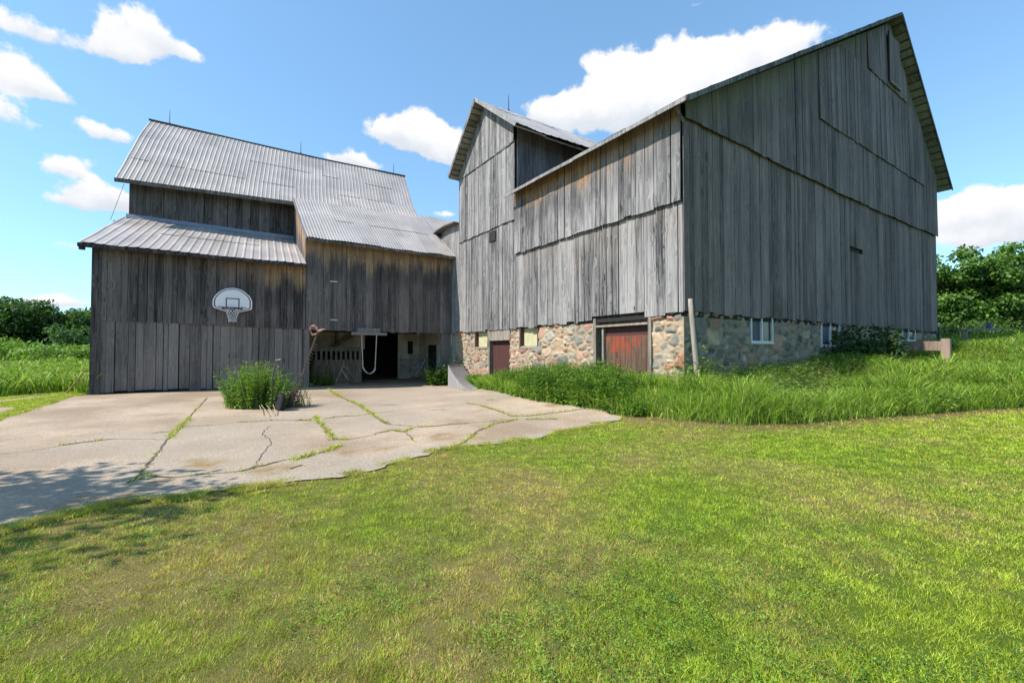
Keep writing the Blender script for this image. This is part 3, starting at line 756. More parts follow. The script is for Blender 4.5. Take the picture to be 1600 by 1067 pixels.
# main roof : bell-cast, ridge slightly swaybacked
mb = MB()
P0 = [(-2.93, 19.45, 7.22), (-2.80, 20.6, 8.35), (-2.66, 21.9, 9.68), (-2.46, VR, 10.98)]
P1 = [(7.74, 19.45, 7.62), (7.88, 20.6, 8.50), (8.16, 21.9, 9.66), (8.38, VR, 11.02)]
def dens(P, n):
    P = np.array(P); o = []
    for i in range(len(P)-1):
        for j in range(n): o.append(P[i]+(P[i+1]-P[i])*j/n)
    return o+[P[-1]]
# eave straight on the left half then lifting to the break line
corrugated(mb, dens(P0, 3), dens(P1, 3), .15, .012, 'rib', sheet=.6, sag=.05)
corrugated(mb, [(-2.2, 27.5, 7.2), (-2.2, VR+.05, 10.9)], [(8.2, 27.5, 7.2), (8.2, VR+.05, 10.9)], .3, .02, 'rib')
mrf = mb.build('main_roof', M['tin'], lb)
mb = MB()
slab(mb, [(-2.9, 19.5, 7.17), (US+.2, 19.5, 7.33), (US+.2, VR, 10.9), (-2.45, VR, 10.9)], .04)
mb.bar((-2.95, 19.46, 7.16), (2.48, 19.46, 7.37), .04, .13, (.1, .4, .5, 0)); mb.build('eave_board', M['soffit'], mrf)
mb = MB(); mb.tube([(-2.5, VR, 11.0), (1, VR, 10.975), (4, VR, 10.965), (8.42, VR, 11.05)], .045, 6); mb.build('ridge_cap', M['rod'], mrf)
for px, py in ((265, 195), (470, 241), (615, 272)):
    q = onv(px, py, VR); light_rod((q[0], VR, 11.0), mrf, .62)
mb = MB(); mb.tube([(-2.72, 19.6, 7.1), (-2.98, 19.2, 5.75)], .008, 4); mb.build('cable', M['rod'], lb)
# bay roof and its continuation behind the tower
mb = MB()
k = 6
L = [lerp((2.5, 16.48, 5.37), (2.44, 19.5, 7.60), i/k) for i in range(k+1)]; Rr = [lerp((7.95, 16.48, 5.37), (8.0, 19.5, 7.68), i/k) for i in range(k+1)]
corrugated(mb, L, Rr, .105, .012, 'wave', sheet=.63)
L = [lerp((7.95, 16.48, 5.36), (8.0, 20.2, 8.05), i/k) for i in range(k+1)]; Rr = [lerp((10.5, 16.48, 5.4), (12.5, 20.2, 8.05), i/k) for i in range(k+1)]
corrugated(mb, L, Rr, .105, .010, 'wave', sheet=.63)
brf = mb.build('bay_roof', M['tin_old'], lb)
mb = MB(); slab(mb, [(2.5, 16.5, 5.34), (8.1, 16.5, 5.34), (8.1, 19.5, 7.55), (2.5, 19.5, 7.5)], .04); mb.bar((2.5, 16.5, 5.31), (8.05, 16.5, 5.31), .04, .09, (.0, .4, .5, 0)); mb.build('eave_board', M['soffit'], brf)
mb = MB(); mb.bar((2.47, 16.5, 5.33), (2.43, 19.5, 7.55), .05, .08); mb.build('roof_edge', M['tin_old'], brf)
# interior of the open bay
VBK = 20.4
mb = MB()
dk0, dk1 = onv(570, 550, VBK)[0], onv(622, 550, VBK)[0]
mb.box((US, VBK, 1.55), (dk0, VBK+.06, 2.3)); mb.box((US, VBK+.02, .1), (dk0, VBK+.05, 1.55), mi=1)
mb.build('back_wall', [M['whitewash'], M['black_in']], lb)
mb = MB(); mb.box((dk1, VBK, .1), (UE, VBK+.06, 2.3)); bw_ = mb.build('back_wall', M['whitewash'], lb)
mb = MB()
for (x0, x1, y0, y1) in ((637, 645, 533, 553), (655, 668, 531, 566)):
    a, b = onv(x0, y0, VBK-.01), onv(x1, y1, VBK-.01); mb.box((a[0], VBK-.012, b[2]), (b[0], VBK-.004, a[2]))
mb.build('opening', M['black_in'], bw_)
mb = MB(); mb.bar(onv(515, 545, VBK-.3), onv(556, 521, VBK-.3), .12, .14, (.1, .5, .5, 0)); mb.box((onv(527, 530, VBK-.2)[0]-.05, VBK-.15, 1.4), (onv(527, 530, VBK-.2)[0]+.05, VBK-.02, 2.3), (.1, .5, .5, 0)); mb.build('brace', M['old_beam'], lb)
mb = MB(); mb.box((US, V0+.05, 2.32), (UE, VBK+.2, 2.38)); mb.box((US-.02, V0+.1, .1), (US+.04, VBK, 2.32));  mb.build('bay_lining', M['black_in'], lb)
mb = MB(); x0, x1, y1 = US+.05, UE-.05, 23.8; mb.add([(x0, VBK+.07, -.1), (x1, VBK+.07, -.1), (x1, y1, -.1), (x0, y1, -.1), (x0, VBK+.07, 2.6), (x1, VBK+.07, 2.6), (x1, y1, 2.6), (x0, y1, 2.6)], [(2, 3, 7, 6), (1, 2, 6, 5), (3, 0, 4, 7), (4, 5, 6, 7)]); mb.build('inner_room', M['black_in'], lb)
mb = MB(); mb.box((UE-.03, V0+.13, .0), (UE+.02, VBK-.002, 2.318)); mb.build('side_wall', M['whitewash'], lb)
mb = MB(); mb.box((UE-.04, V0+1.4, .0), (UE-.031, V0+2.3, 1.75)); mb.build('opening', M['black_in'], lb)
mb = MB(); c = onv(690, 560, V0+.1); mb.box((c[0]-.05, V0+.02, .1), (UE+.02, V0+.12, 2.3), (.4, .5, .5, 0)); mb.build('door_post', M['door_wood'], lb)

# ================================================================== THINGS IN AND BEFORE THE BAY
# stanchions
VS = 19.2
a0, a1 = onv(490, 545, VS), onv(566, 545, VS); zt, zm, zb_ = onv(530, 542, VS)[2], onv(530, 548, VS)[2], onv(530, 562, VS)[2]
st = thing('cattle_stanchion', 'whitewashed stanchion rail with upright slats in the dark bay', 'stanchion', ((a0[0]+a1[0])/2, VS, .17))
mb = MB(); n = 10
mb.box((a0[0], VS-.03, zm-.02), (a1[0], VS+.03, zm+.03)); mb.build('rail', M['stanch'], st)
for i in range(n):
    x = a0[0]+(a1[0]-a0[0])*(i+.5)/n; m = MB(); m.prism([(x-.10, VS-.05, zm), (x+.10, VS-.05, zm), (x+.10, VS-.05, zt-.05), (x+.05, VS-.05, zt+.02), (x-.05, VS-.05, zt+.02), (x-.10, VS-.05, zt-.05)], (0, .03, 0)); m.box((x-.045, VS-.02, zb_), (x+.045, VS+.015, zm-.02)); m.build('slat', M['stanch'], st)
mb = MB(); mb.box((a0[0], VS-.04, zb_-.22), (a1[0], VS+.04, zb_)); mb.box((a0[0], VS+.05, .15), (a1[0], VS+.1, zb_-.2)); mb.build('kerb_board', M['old_beam'], st)
# swing
VSW = V0-.35
s0_, s1_ = onv(565, 528, VSW), onv(588.5, 528, VSW)
sw = thing('swing', 'pale strap swing hanging by two chains from a grey plank over the bay opening', 'swing', ((s0_[0]+s1_[0])/2, VSW, .5))
mb = MB(); b0, b1 = onv(549, 521, VSW), onv(604, 521, VSW)
mb.box((b0[0], VSW-.05, b0[2]-.05), (b1[0], VSW+.05, b0[2]+.05), (.8, .4, .5, 0)); mb.build('beam', M['door_wood'], sw)
mb = MB(); c0, c1 = onv(560, 515, VSW), onv(595, 515, VSW); mb.box((c0[0], VSW+.055, b0[2]+.02), (c1[0], V0-.03, c0[2]+.06), (.9, .5, .5, 0)); mb.build('bracket_board', M['door_wood'], sw)
e0, e1, em = onv(567, 574, VSW), onv(586, 576, VSW), onv(576, 583.5, VSW)
for p, q in ((s0_, e0), (s1_, e1)):
    m = MB(); L = np.linalg.norm(p-q); k = int(L/.05)
    p = p+np.array((0, 0, .12))
    for i in range(k):
        a, b = lerp(p, q, i/k), lerp(p, q, (i+1.25)/k); m.bar(a, b, .032 if i % 2 else .014, .014 if i % 2 else .032)
    m.build('chain', M['chain'], sw)
mb = MB(); pts = [lerp(e0, e1, t)+np.array((0, 0, -(lerp(e0, e1, .5)[2]-em[2])*math.sin(math.pi*t)**.75)) for t in np.linspace(0, 1, 13)]
for i in range(12): mb.bar(pts[i], pts[i+1]+(pts[i+1]-pts[i])*.06, .16, .02, up=(0, 0, 1))
mb.build('seat', M['chain'], sw)
# a-frame trestle
def trestle(label, pts, parentloc, mat):
    t = thing('trestle', label, 'trestle', parentloc, 'trestles in the open bay')
    for a, b in pts:
        m = MB(); m.bar(a, b, .07, .05, (.7, rng.random(), .5, 0)); m.build('leg', mat, t)
    return t
VT = 17.7
A = lambda x, y, v=VT: onv(x, y, v)
t = trestle('pale A-shaped trestle standing left of the swing', [(A(524, 598), A(537.5, 568)), (A(553, 592, 18.2), A(535.5, 570, 18.0)), (A(544, 593, 17.5), A(533, 576, 17.6))], (A(537, 590)[0], VT, .18), M['rail_wood'])
m = MB(); m.bar(A(521, 600), A(545, 600), .05, .05); m.build('foot_rail', M['rail_wood'], t)
t = trestle('grey trestle at the right side of the bay behind the creeper', [(A(648, 587, 17.8), A(665, 561, 17.8)), (A(645, 580, 18.3), A(657, 566, 18.2)), (A(672, 588, 17.9), A(664, 562, 17.9))], (A(655, 585)[0], 17.8, .18), M['door_wood'])
m = MB(); m.bar(A(642, 589, 17.6), A(668, 588, 17.6), .06, .05); m.build('foot_rail', M['rust'], t)
# gate against the back
g = thing('stall_gate', 'low slatted wooden stall gate in the shade below the whitewashed back wall', 'gate', (onv(645, 585, 19)[0], 19., .17))
for y in (562, 570, 578):
    m = MB(); m.bar(onv(624, y, 19), onv(664, y, 19), .03, .12, (.5, rng.random(), .5, 0), up=(0, 0, 1)); m.build('slat', M['stanch'], g)
for x in (627, 641, 658):
    m = MB(); m.bar(onv(x, 554, 18.95), onv(x, 586, 18.95), .09, .04, (.6, rng.random(), .5, 0)); m.build('upright', M['stanch'], g)
# ---- basketball hoop
VH = V0-.16
hp = lambda cx, cyy, v=VH: onv(320+cx*.0656, 440+cyy*.0656, v)
ol = [(640, 150), (740, 158), (850, 188), (960, 250), (1060, 340), (1112, 425), (1128, 480), (1126, 640), (1100, 672), (800, 738), (700, 752), (600, 742), (560, 732), (232, 626), (198, 602), (183, 560), (185, 440), (215, 372), (280, 290), (380, 215), (500, 165)]
O = [hp(*p) for p in ol]; cen = np.mean(O, axis=0)
bh = thing('basketball_hoop', 'white fan-shaped basketball backboard with rim and net on the lean-to wall', 'basketball hoop', tuple(hp(640, 700)))
mb = MB(); mb.prism(O, (0, .035, 0)); bb = mb.build('backboard', M['board'], bh)
def ring(k0, k1, th=.004):
    m = MB(); n = len(O)
    a = [cen+(p-cen)*k0+np.array((0, -th, 0)) for p in O]; b = [cen+(p-cen)*k1+np.array((0, -th, 0)) for p in O]
    V = a+b+[p+np.array((0, th*.6, 0)) for p in a]+[p+np.array((0, th*.6, 0)) for p in b]
    m.add(V, [(i, (i+1) % n, n+(i+1) % n, n+i) for i in range(n)]+[(2*n+i, i, n+i, 3*n+i) for i in range(0)]); return m
ring(.93, .87).build('border_stripe', M['dark_trim'], bb); 
mb = MB(); a, b = hp(500, 385), hp(825, 640); f = .03; y = VH-.006
mb.box((a[0], y, a[2]-f), (b[0], y+.004, a[2])); mb.box((a[0], y, b[2]), (b[0], y+.004, b[2]+f)); mb.box((a[0], y, b[2]+f), (a[0]+f, y+.004, a[2]-f)); mb.box((b[0]-f, y, b[2]+f), (b[0], y+.004, a[2]-f)); mb.build('target_square', M['dark_trim'], bb)
for (x0, x1, yy) in ((315, 435, 585), (865, 1000, 610)):
    mb = MB(); pts = [hp(x0+(x1-x0)*t, yy+(t*18)+14*math.sin(t*31)*(1-.5*t), VH-.006) for t in np.linspace(0, 1, 30)]; mb.tube(pts, .005, 4); mb.build('lettering', M['dark_trim'], bb)
mb = MB(); zc = hp(650, 640)[2]; xc = hp(655, 640)[0]; rr = .2
mb.box((xc-.07, VH-.14, zc-.16), (xc+.07, VH-.004, zc+.02)); mb.box((xc-.28, VH-.03, zc-.02), (xc+.28, VH-.004, zc+.035)); mb.build('bracket', M['rim'], bh)
mb = MB(); rcy = VH-.13-rr; mb.tube([(xc+rr*math.cos(q), rcy+rr*math.sin(q), zc-.03) for q in np.linspace(0, 2*math.pi, 25)[:-1]], .012, 6, closed=True); mb.build('rim', M['rim'], bh)
mb = MB(); nn = 12; lv = 6
def npt(i, l):
    q = 2*math.pi*(i+.5*l)/nn; r_ = rr*(1-.47*min(1, l/lv*1.25)); return np.array((xc+r_*math.cos(q), rcy+r_*math.sin(q), zc-.04-l*.068))
for i in range(nn):
    for l in range(lv):
        mb.tube([npt(i, l), npt(i, l+1)], .006, 4, cap=False); mb.tube([npt(i, l), npt(i-1, l+1)], .006, 4, cap=False)
mb.build('net', M['net'], bh)
# ---- skate ramp
GA, GB, GD = ong(700, 606), ong(737, 611), ong(758, 604); GCc = GA+(GD-GB)
rp = thing('skate_ramp', 'small grey plywood quarter-pipe ramp at the edge of the concrete beside the stone wall', 'ramp', tuple((GA+GB+GD+GCc)/4))
hgt = onv(700, 570, GA[1])[2]-GA[2]
prof = [(t, .02+(hgt-.02)*(1-math.sqrt(max(0, 1-(1-t)**2)))) if False else (t, .015+(hgt-.015)*(1-t)**1.75) for t in np.linspace(0, 1, 15)]
mb = MB()
N_ = [lerp(GA, GB, t)+np.array((0, 0, z)) for t, z in prof]; F_ = [lerp(GCc, GD, t)+np.array((0, 0, z)) for t, z in prof]
n = len(N_); mb.add(N_+F_+[p-np.array((0, 0, .018)) for p in N_+F_], [(i, i+1, n+i+1, n+i) for i in range(n-1)]+[(2*n+i, 3*n+i, 3*n+i+1, 2*n+i+1) for i in range(n-1)]+[(i, 2*n+i, 2*n+i+1, i+1) for i in range(n-1)]+[(n+i, n+i+1, 3*n+i+1, 3*n+i) for i in range(n-1)]+[(0, n, 3*n, 2*n), (n-1, 3*n-1, 4*n-1, 2*n-1)])
mb.build('riding_surface', M['ramp'], rp, smooth=False)
for side in (N_, F_):
    m = MB(); P = [np.array((p[0], p[1], p[2]-.02)) for p in side]; Gd = [np.array((p[0], p[1], lerp(GA, GB, i/(n-1))[2]-.01)) for i, p in enumerate(side)]
    inw = (GCc-GA)/np.linalg.norm(GCc-GA)*(.02 if side is N_ else -.02)
    m.prism(P+Gd[::-1], inw); m.build('side_panel', M['ramp'], rp)
m = MB(); m.bar(GA+(0, 0, hgt), GCc+(0, 0, hgt), .03, .04); m.build('coping', M['rod'], rp)

# ---- sickle bar mower parked upright in the weeds
PB = ong(453, 638); PT = CAM+ray(496, 519)*10.0
mw = thing('sickle_mower', 'rusty toothed mower arm standing upright in the weeds, red shoe on top', 'mower', tuple(PB))
mb = MB(); ax = (PT-PB); Lm = np.linalg.norm(ax); ax /= Lm
sidev = RT-ax*(RT@ax); sidev /= np.linalg.norm(sidev); nv = np.cross(ax, sidev)
mb.bar(PB, PT, .04, .012, up=tuple(nv)); mb.bar(PB-ax*.02+sidev*-.02, PB+ax*.5-sidev*.015, .07, .05, up=tuple(nv)); mb.build('cutter_bar', M['rust'], mw)
for i in range(17):
    p = PB+ax*(.45+i*(Lm-.65)/17)+sidev*.025; m = MB(); m.bar(p, p+sidev*.075-ax*.02, .03, .016, up=tuple(ax), taper=.25); m.build('tooth', M['rust'], mw)
mb = MB(); pts = [PT+sidev*a+ax*b for a, b in ((-.17, -.02), (-.18, .06), (-.12, .11), (-.04, .08), (.02, .03), (.08, .09), (.13, .13))]; mb.tube(pts, [.014, .02, .024, .03, .04, .022, .01], 7)
mb.tube([PT+sidev*-.15-ax*.03, PT+sidev*-.08-ax*.1, PT+sidev*.0-ax*.04], [.012, .02, .02], 7); mb.build('shoe', M['rust_red'], mw)
wc = ong(434, 643)+np.array((0, 0, .185))+FW*.1; wd = np.array((.97, .24, 0)); wf = np.cross(wd, (0, 0, 1))
mb = MB(); mb.tube([wc+.15*(np.array((0, 0, 1))*math.sin(q)+wf*math.cos(q)) for q in np.linspace(0, 2*math.pi, 21)[:-1]], .06, 8, closed=True)
wh = mb.build('wheel', M['rubber'], mw, smooth=True); mb = MB(); mb.tube([wc-wd*.04, wc+wd*.04], .1, 14); mb.build('hub', M['rubber'], wh)
mb = MB(); q0, q1, q2 = CAM+ray(426, 590)*9.6, CAM+ray(431.5, 562.5)*9.6, CAM+ray(439, 562)*9.6; mb.tube([ong(424, 640), q0, q1, q2], .016, 6); mb.build('lever', M['rod'], mw)
# ---- leaning post at the barn corner
a = onv(1091, 590, VG-.35); a[2] = float(gz(a[0], a[1])); b = onv(1079, 467, VG-.25)
mb = MB(); pts = [lerp(a, b, t)+np.array((.012*math.sin(5*t), .0, 0)) for t in np.linspace(0, 1, 7)]
mb.tube(pts, [.062, .06, .055, .055, .05, .05, .042], 9, (.9, .3, .5, 0)); o = mb.build('leaning_post', M['old_beam'], org=tuple(a), smooth=True)
tag(o, 'slim bleached wooden post leaning against the shaded corner of the stone wall', 'post')
mb = MB(); mb.tube([lerp(a, b, .25)+(.07, 0, 0), lerp(a, b, .6)+(.11, -.01, 0), lerp(a, b, .86)+(.04, -.01, 0)], .008, 5); mb.build('wire', M['rod'], o)
# ---- log rail by the gable
vr = 3.85
rl = thing('log_rail', 'short reddish log rail on a stub post in the tall grass', 'rail', tuple(onv(1477, 556, vr)))
p1 = onv(1478, 540.5, vr); p0 = p1+np.array((0, .95, .02))
mb = MB(); mb.bar(p0, p1, .26, onv(1470, 533, vr)[2]-onv(1470, 548, vr)[2], (.5, .4, .5, 0)); mb.build('log', M['rail_wood'], rl)
pp = onv(1477, 529, vr); gg = float(gz(pp[0], vr)); mb = MB(); mb.bar((pp[0]-.02, vr-.02, gg-.1), (pp[0]-.02, vr-.02, pp[2]), .15, .2, (.8, .5, .5, 0), up=(0, 1, 0)); mb.build('post', M['rail_wood'], rl)
# pipe stub at the barn's far corner
p = onv(1468, 535, VG-.3); q = onv(1468, 513, VG-.3); mb = MB(); p[2] = float(gz(p[0], p[1])); mb.tube([p, q], .035, 8); mb.tube([q, q+np.array((0, 0, .06))], .05, 8)
o = mb.build('vent_pipe', M['rod'], org=tuple(p)); tag(o, 'thin grey pipe standing at the far corner of the big barn', 'pipe')
# far bench-like rail
vf = 5.2
fr = thing('plank_rail', 'low grey plank rail in front of the bushes beyond the barn', 'rail', tuple(onv(1530, 520, vf)))
mb = MB(); mb.bar(onv(1503, 516.5, vf+.1), onv(1560, 513.5, vf-.2), .3, .08, (.3, .4, .5, 0)); mb.build('plank', M['grey_wood'], fr)
for x in (1508, 1555):
    q = onv(x, 516, vf); m = MB(); m.bar((q[0], q[1], float(gz(q[0], q[1]))-.1), (q[0], q[1], q[2]-.05), .14, .14); m.build('post', M['old_beam'], fr)
q = onv(1545, 510, vf-.05); mb = MB(); z0 = onv(1545, 515, vf-.05)[2]; z1 = onv(1545, 504, vf-.05)[2]
mb.tube([(q[0], q[1], z0), (q[0], q[1], z0+.28*(z1-z0)), (q[0], q[1], z0+.8*(z1-z0)), (q[0], q[1], z1)], [.12, .13, .09, .05], 10); o = mb.build('bucket', M['blue'], org=(q[0], q[1], z0)); tag(o, 'dark blue upturned bucket sitting on the plank rail', 'bucket')
# loose poles against the left barn's corner
for i, (x0, y0, x1, y1, lab) in enumerate(((103, 616, 133, 578, 'longer pale pole leaning on the left corner of the lean-to'), (112, 612, 131, 592, 'shorter thin stick leaning beside the long pole at the lean-to corner'))):
    a = ong(x0, y0); b = onv(x1, y1, V0-.1+.15*i); b[0] = min(b[0], UL-.05); m = MB(); m.tube([a, b], [.022, .016], 6); o = m.build('wooden_pole', M['stem'], org=tuple(a)); tag(o, lab, 'pole', 'poles leaning at the lean-to corner')

# ================================================================== GROUND
conc = gpoly([(116, 620), (139, 618), (475, 604.5)])
conc0 = np.r_[conc, [(US+.1, V0+.0), (US+.1, VBK-.1), (UE-.1, VBK-.1), (UE-.1, V0)], gpoly([(705, 606), (735, 611.5), (757, 606), (800, 617), (835, 626), (900, 634), (940, 641), (968, 652), (962, 657), (935, 665), (905, 669), (872, 675), (835, 686), (800, 689), (760, 696), (735, 700), (700, 700), (668, 706), (655, 714), (600, 732), (560, 739), (500, 750), (469, 752), (400, 762), (344, 770), (266, 781), (172, 790), (94, 807), (0, 832)]),
             [(-3.2, 4.4), (-6.5, 3.6), (-10, 4.6)], [ong(116, 620)[:2]+(ong(0, 657)[:2]-ong(116, 620)[:2])*2.6]]
conc = []
for a, b in zip(conc0, np.roll(conc0, -1, axis=0)):
    k = max(1, int(np.linalg.norm(b-a)/.09)); conc += [a+(b-a)*i/k for i in range(k)]
conc = np.array(conc); conc[:, 0] += (fbm(conc[:, 0]*3.3, conc[:, 1]*3.3, 4)-.5)*.26; conc[:, 1] += (fbm(conc[:, 0]*3.3+50, conc[:, 1]*3.3, 4)-.5)*.26
LAWNEDGE = gpoly([(985, 650), (1010, 652), (1060, 657), (1100, 661), (1160, 665), (1250, 663), (1330, 656), (1400, 651), (1500, 643), (1600, 637)])
d_ = LAWNEDGE[-1]-LAWNEDGE[-2]
TALL = np.r_[LAWNEDGE, [LAWNEDGE[-1]+d_*2, LAWNEDGE[-1]+d_*5, (45, 0), (45, 9), (UR, VG), (U0, VG), (U0, 6.9), (7.5, 6.7)]]
WEED = np.r_[gpoly([(742, 606), (757, 609), (800, 619), (835, 628), (900, 636), (945, 645), (985, 652), (1010, 652)]), [(7.4, 6.0), (U0, 6.2), (U0, 14.6), (7.4, 14.6)]]
LTALL = np.r_[gpoly([(-60, 622), (0, 621), (60, 616), (105, 613)]), [(-3.05, 16.8), (-3.05, 30), (-26, 40), (-26, 18)]]
xs = np.r_[-700, -400, -220, -130, -80, -55, np.arange(-38, -12, 2.), np.arange(-12, 30, .2), np.arange(30, 56, 2.), 70, 100, 150, 240, 420, 700]
ys = np.r_[-600, -300, -150, -80, -40, np.arange(-24, -4, 2.), np.arange(-4, 28, .2), np.arange(28, 60, 2.), 75, 110, 170, 260, 440, 750]
X, Y = np.meshgrid(xs, ys, indexing='ij'); Z = gz(X, Y)
inC = inpoly(conc, X, Y); dC, _, _ = polydist(conc, X, Y)
Z = Z-np.where(inC, .014*sstep(.0, .3, dC), 0)-.004
def dryness(x, y):
    x = np.asarray(x, float); y = np.asarray(y, float)
    r = RT[0]*x+RT[1]*y; d = FW[0]*x+FW[1]*y
    base = .45-.095*np.clip(r, -4, 4.2)+.05*np.clip(d-3.5, -1.5, 3.5)
    return np.clip(base+(fbm(x*.8+3, y*.8, 4)-.5)*1.9+(fbm(x*3.1, y*3.1, 3)-.5)*.8, 0, 1)
dr = dryness(X, Y)[..., None]
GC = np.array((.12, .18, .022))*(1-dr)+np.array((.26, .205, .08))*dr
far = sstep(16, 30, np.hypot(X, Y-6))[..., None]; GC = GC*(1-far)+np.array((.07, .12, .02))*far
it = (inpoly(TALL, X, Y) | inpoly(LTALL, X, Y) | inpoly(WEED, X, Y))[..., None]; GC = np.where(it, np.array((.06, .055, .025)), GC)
dL, _, _ = polydist(LAWNEDGE, X, Y, False)
bare = (sstep(.55, .1, dL)*(.55+.45*fbm(X*2, Y*2)))[..., None]; GC = GC*(1-bare)+np.array((.24, .145, .08))*bare
I = np.arange(X.size).reshape(X.shape); Fq = np.stack([I[:-1, :-1], I[1:, :-1], I[1:, 1:], I[:-1, 1:]], -1).reshape(-1, 4)
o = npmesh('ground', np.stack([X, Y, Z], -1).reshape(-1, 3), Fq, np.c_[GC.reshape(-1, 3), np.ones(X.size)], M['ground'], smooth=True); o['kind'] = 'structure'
# concrete yard: slabs, edge follows the broken outline
def sheet(name, poly, res, lift, mat, colf, up=.015):
    lo = poly.min(0)-res; hi = poly.max(0)+res
    gx = np.arange(lo[0], hi[0], res); gy = np.arange(lo[1], hi[1], res); X, Y = np.meshgrid(gx, gy, indexing='ij')
    ins = inpoly(poly, X, Y); dd, bx, by = polydist(poly, X, Y)
    I = np.arange(X.size).reshape(X.shape); Fq = np.stack([I[:-1, :-1], I[1:, :-1], I[1:, 1:], I[:-1, 1:]], -1).reshape(-1, 4)
    ok = ins.ravel()[Fq].any(1); Fq = Fq[ok]
    X = np.where(ins, X, bx); Y = np.where(ins, Y, by)
    used = np.unique(Fq); rm = np.full(X.size, -1); rm[used] = np.arange(len(used))
    x = X.ravel()[used]; y = Y.ravel()[used]; z = gz(x, y)+lift
    return npmesh(name, np.c_[x, y, z], rm[Fq], colf(x, y), mat, smooth=True)
dirtspots = [(ong(*p)[:2], r) for p, r in (((690, 682), .5), (760, 685) and ((745, 686), .45), ((330, 725), .35), ((545, 708), .4), ((420, 735), .35), ((870, 632), .3), ((265, 748), .3), ((590, 700), .3), ((780, 676), .3), ((130, 790), .5))]
def ccol(x, y):
    R = sstep(.45, .6, fbm(x*.35+7, y*.35))*.6
    lowd = polydist(gpoly([(963, 658), (835, 688), (668, 708), (469, 753), (172, 792), (0, 834)]), x, y, False)[0]
    R = np.maximum(R, sstep(.5, .2, lowd)*.8)
    G = np.zeros_like(x)
    for c, r in dirtspots: G = np.maximum(G, sstep(r, r*.2, np.hypot(x-c[0], y-c[1])+(fbm(x*3, y*3)-.5)*r*1.6))
    return np.c_[R, G, np.zeros_like(x), np.ones_like(x)]
cy_ = sheet('concrete_yard', conc, .09, .012, M['concrete'], ccol); cy_['kind'] = 'structure'
pth = [gpoly([(-30, 651), (0, 648), (35, 637), (22, 636.5), (0, 637.5), (-30, 640)]), gpoly([(-30, 630.5), (0, 629.5), (40, 624.5), (100, 617.5), (104, 615.7), (50, 620), (0, 626), (-30, 627)])]
for P in pth:
    o = sheet('path', P, .12, .012, M['concrete'], lambda x, y: np.c_[x*0, x*0, x*0, x*0+1]); o['kind'] = 'structure'
# cracks
CR = [([(513, 609), (530, 620), (561, 634), (592, 656), (608, 664)], .05, 1.), ([(516, 676), (520, 678), (649, 691), (635, 682), (612, 668)], .0, 0), ([(460, 658), (487, 658), (527, 652), (561, 650), (578, 647)], .03, .55),
      ([(494, 652), (500, 662), (507, 669), (521, 688), (544, 688)], .05, 1.), ([(530, 698), (512, 705), (494, 710), (460, 720)], .06, 1.6), ([(592, 677), (612, 673), (632, 676), (644, 670)], .04, .9),
      ([(652, 668), (680, 667), (703, 664), (730, 662)], .04, .9), ([(730, 631), (750, 634), (777, 642), (797, 651), (825, 651), (865, 646), (915, 639)], .04, .8), ([(808, 656), (774, 663), (747, 674), (727, 691), (708, 700)], .05, .9),
      ([(821, 656), (846, 656), (872, 656)], .04, .9), ([(922, 662), (945, 660), (963, 658)], .04, .7), ([(323, 623), (300, 648), (278, 673), (262, 688), (244, 712), (228, 730), (210, 752)], .025, .35), ([(97, 697), (120, 694), (150, 690), (175, 687)], .04, .9),
      ([(237, 678), (272, 675), (287, 668), (325, 666)], .02, .15), ([(372, 661), (394, 660), (419, 658), (484, 657)], .025, .55), ([(422, 667), (409, 678), (425, 692), (412, 708), (395, 735)], .006, .02), ([(200, 756), (216, 750), (231, 745), (268, 748)], .05, .8),
      ([(375, 738), (400, 731), (434, 723)], .04, .7), ([(122, 631), (200, 629), (312, 625)], .010, 0), ([(296, 655), (268, 682), (266, 686)], .05, 1.), ([(453, 734), (472, 728)], .04, .8), ([(642, 626), (655, 625)], .03, .7), ([(760, 626), (774, 626)], .03, .7), ([(669, 642), (696, 641)], .03, .4), ([(635, 678), (649, 691)], .02, .5), ([(175, 687), (262, 688)], .008, .05), ([(325, 666), (372, 661)], .012, .2), ([(484, 657), (494, 652)], .02, .6), ([(608, 664), (652, 668)], .012, .3), ([(730, 662), (770, 659), (808, 656)], .012, .4), ([(578, 647), (642, 640), (730, 631)], .010, .15), ([(0, 712), (60, 704), (97, 697)], .008, .05), ([(434, 723), (494, 710)], .02, .3), ([(268, 748), (330, 742), (375, 738)], .014, .4), ([(544, 688), (575, 683), (595, 676)], .012, .3)]
cm = MB(); tuft = []
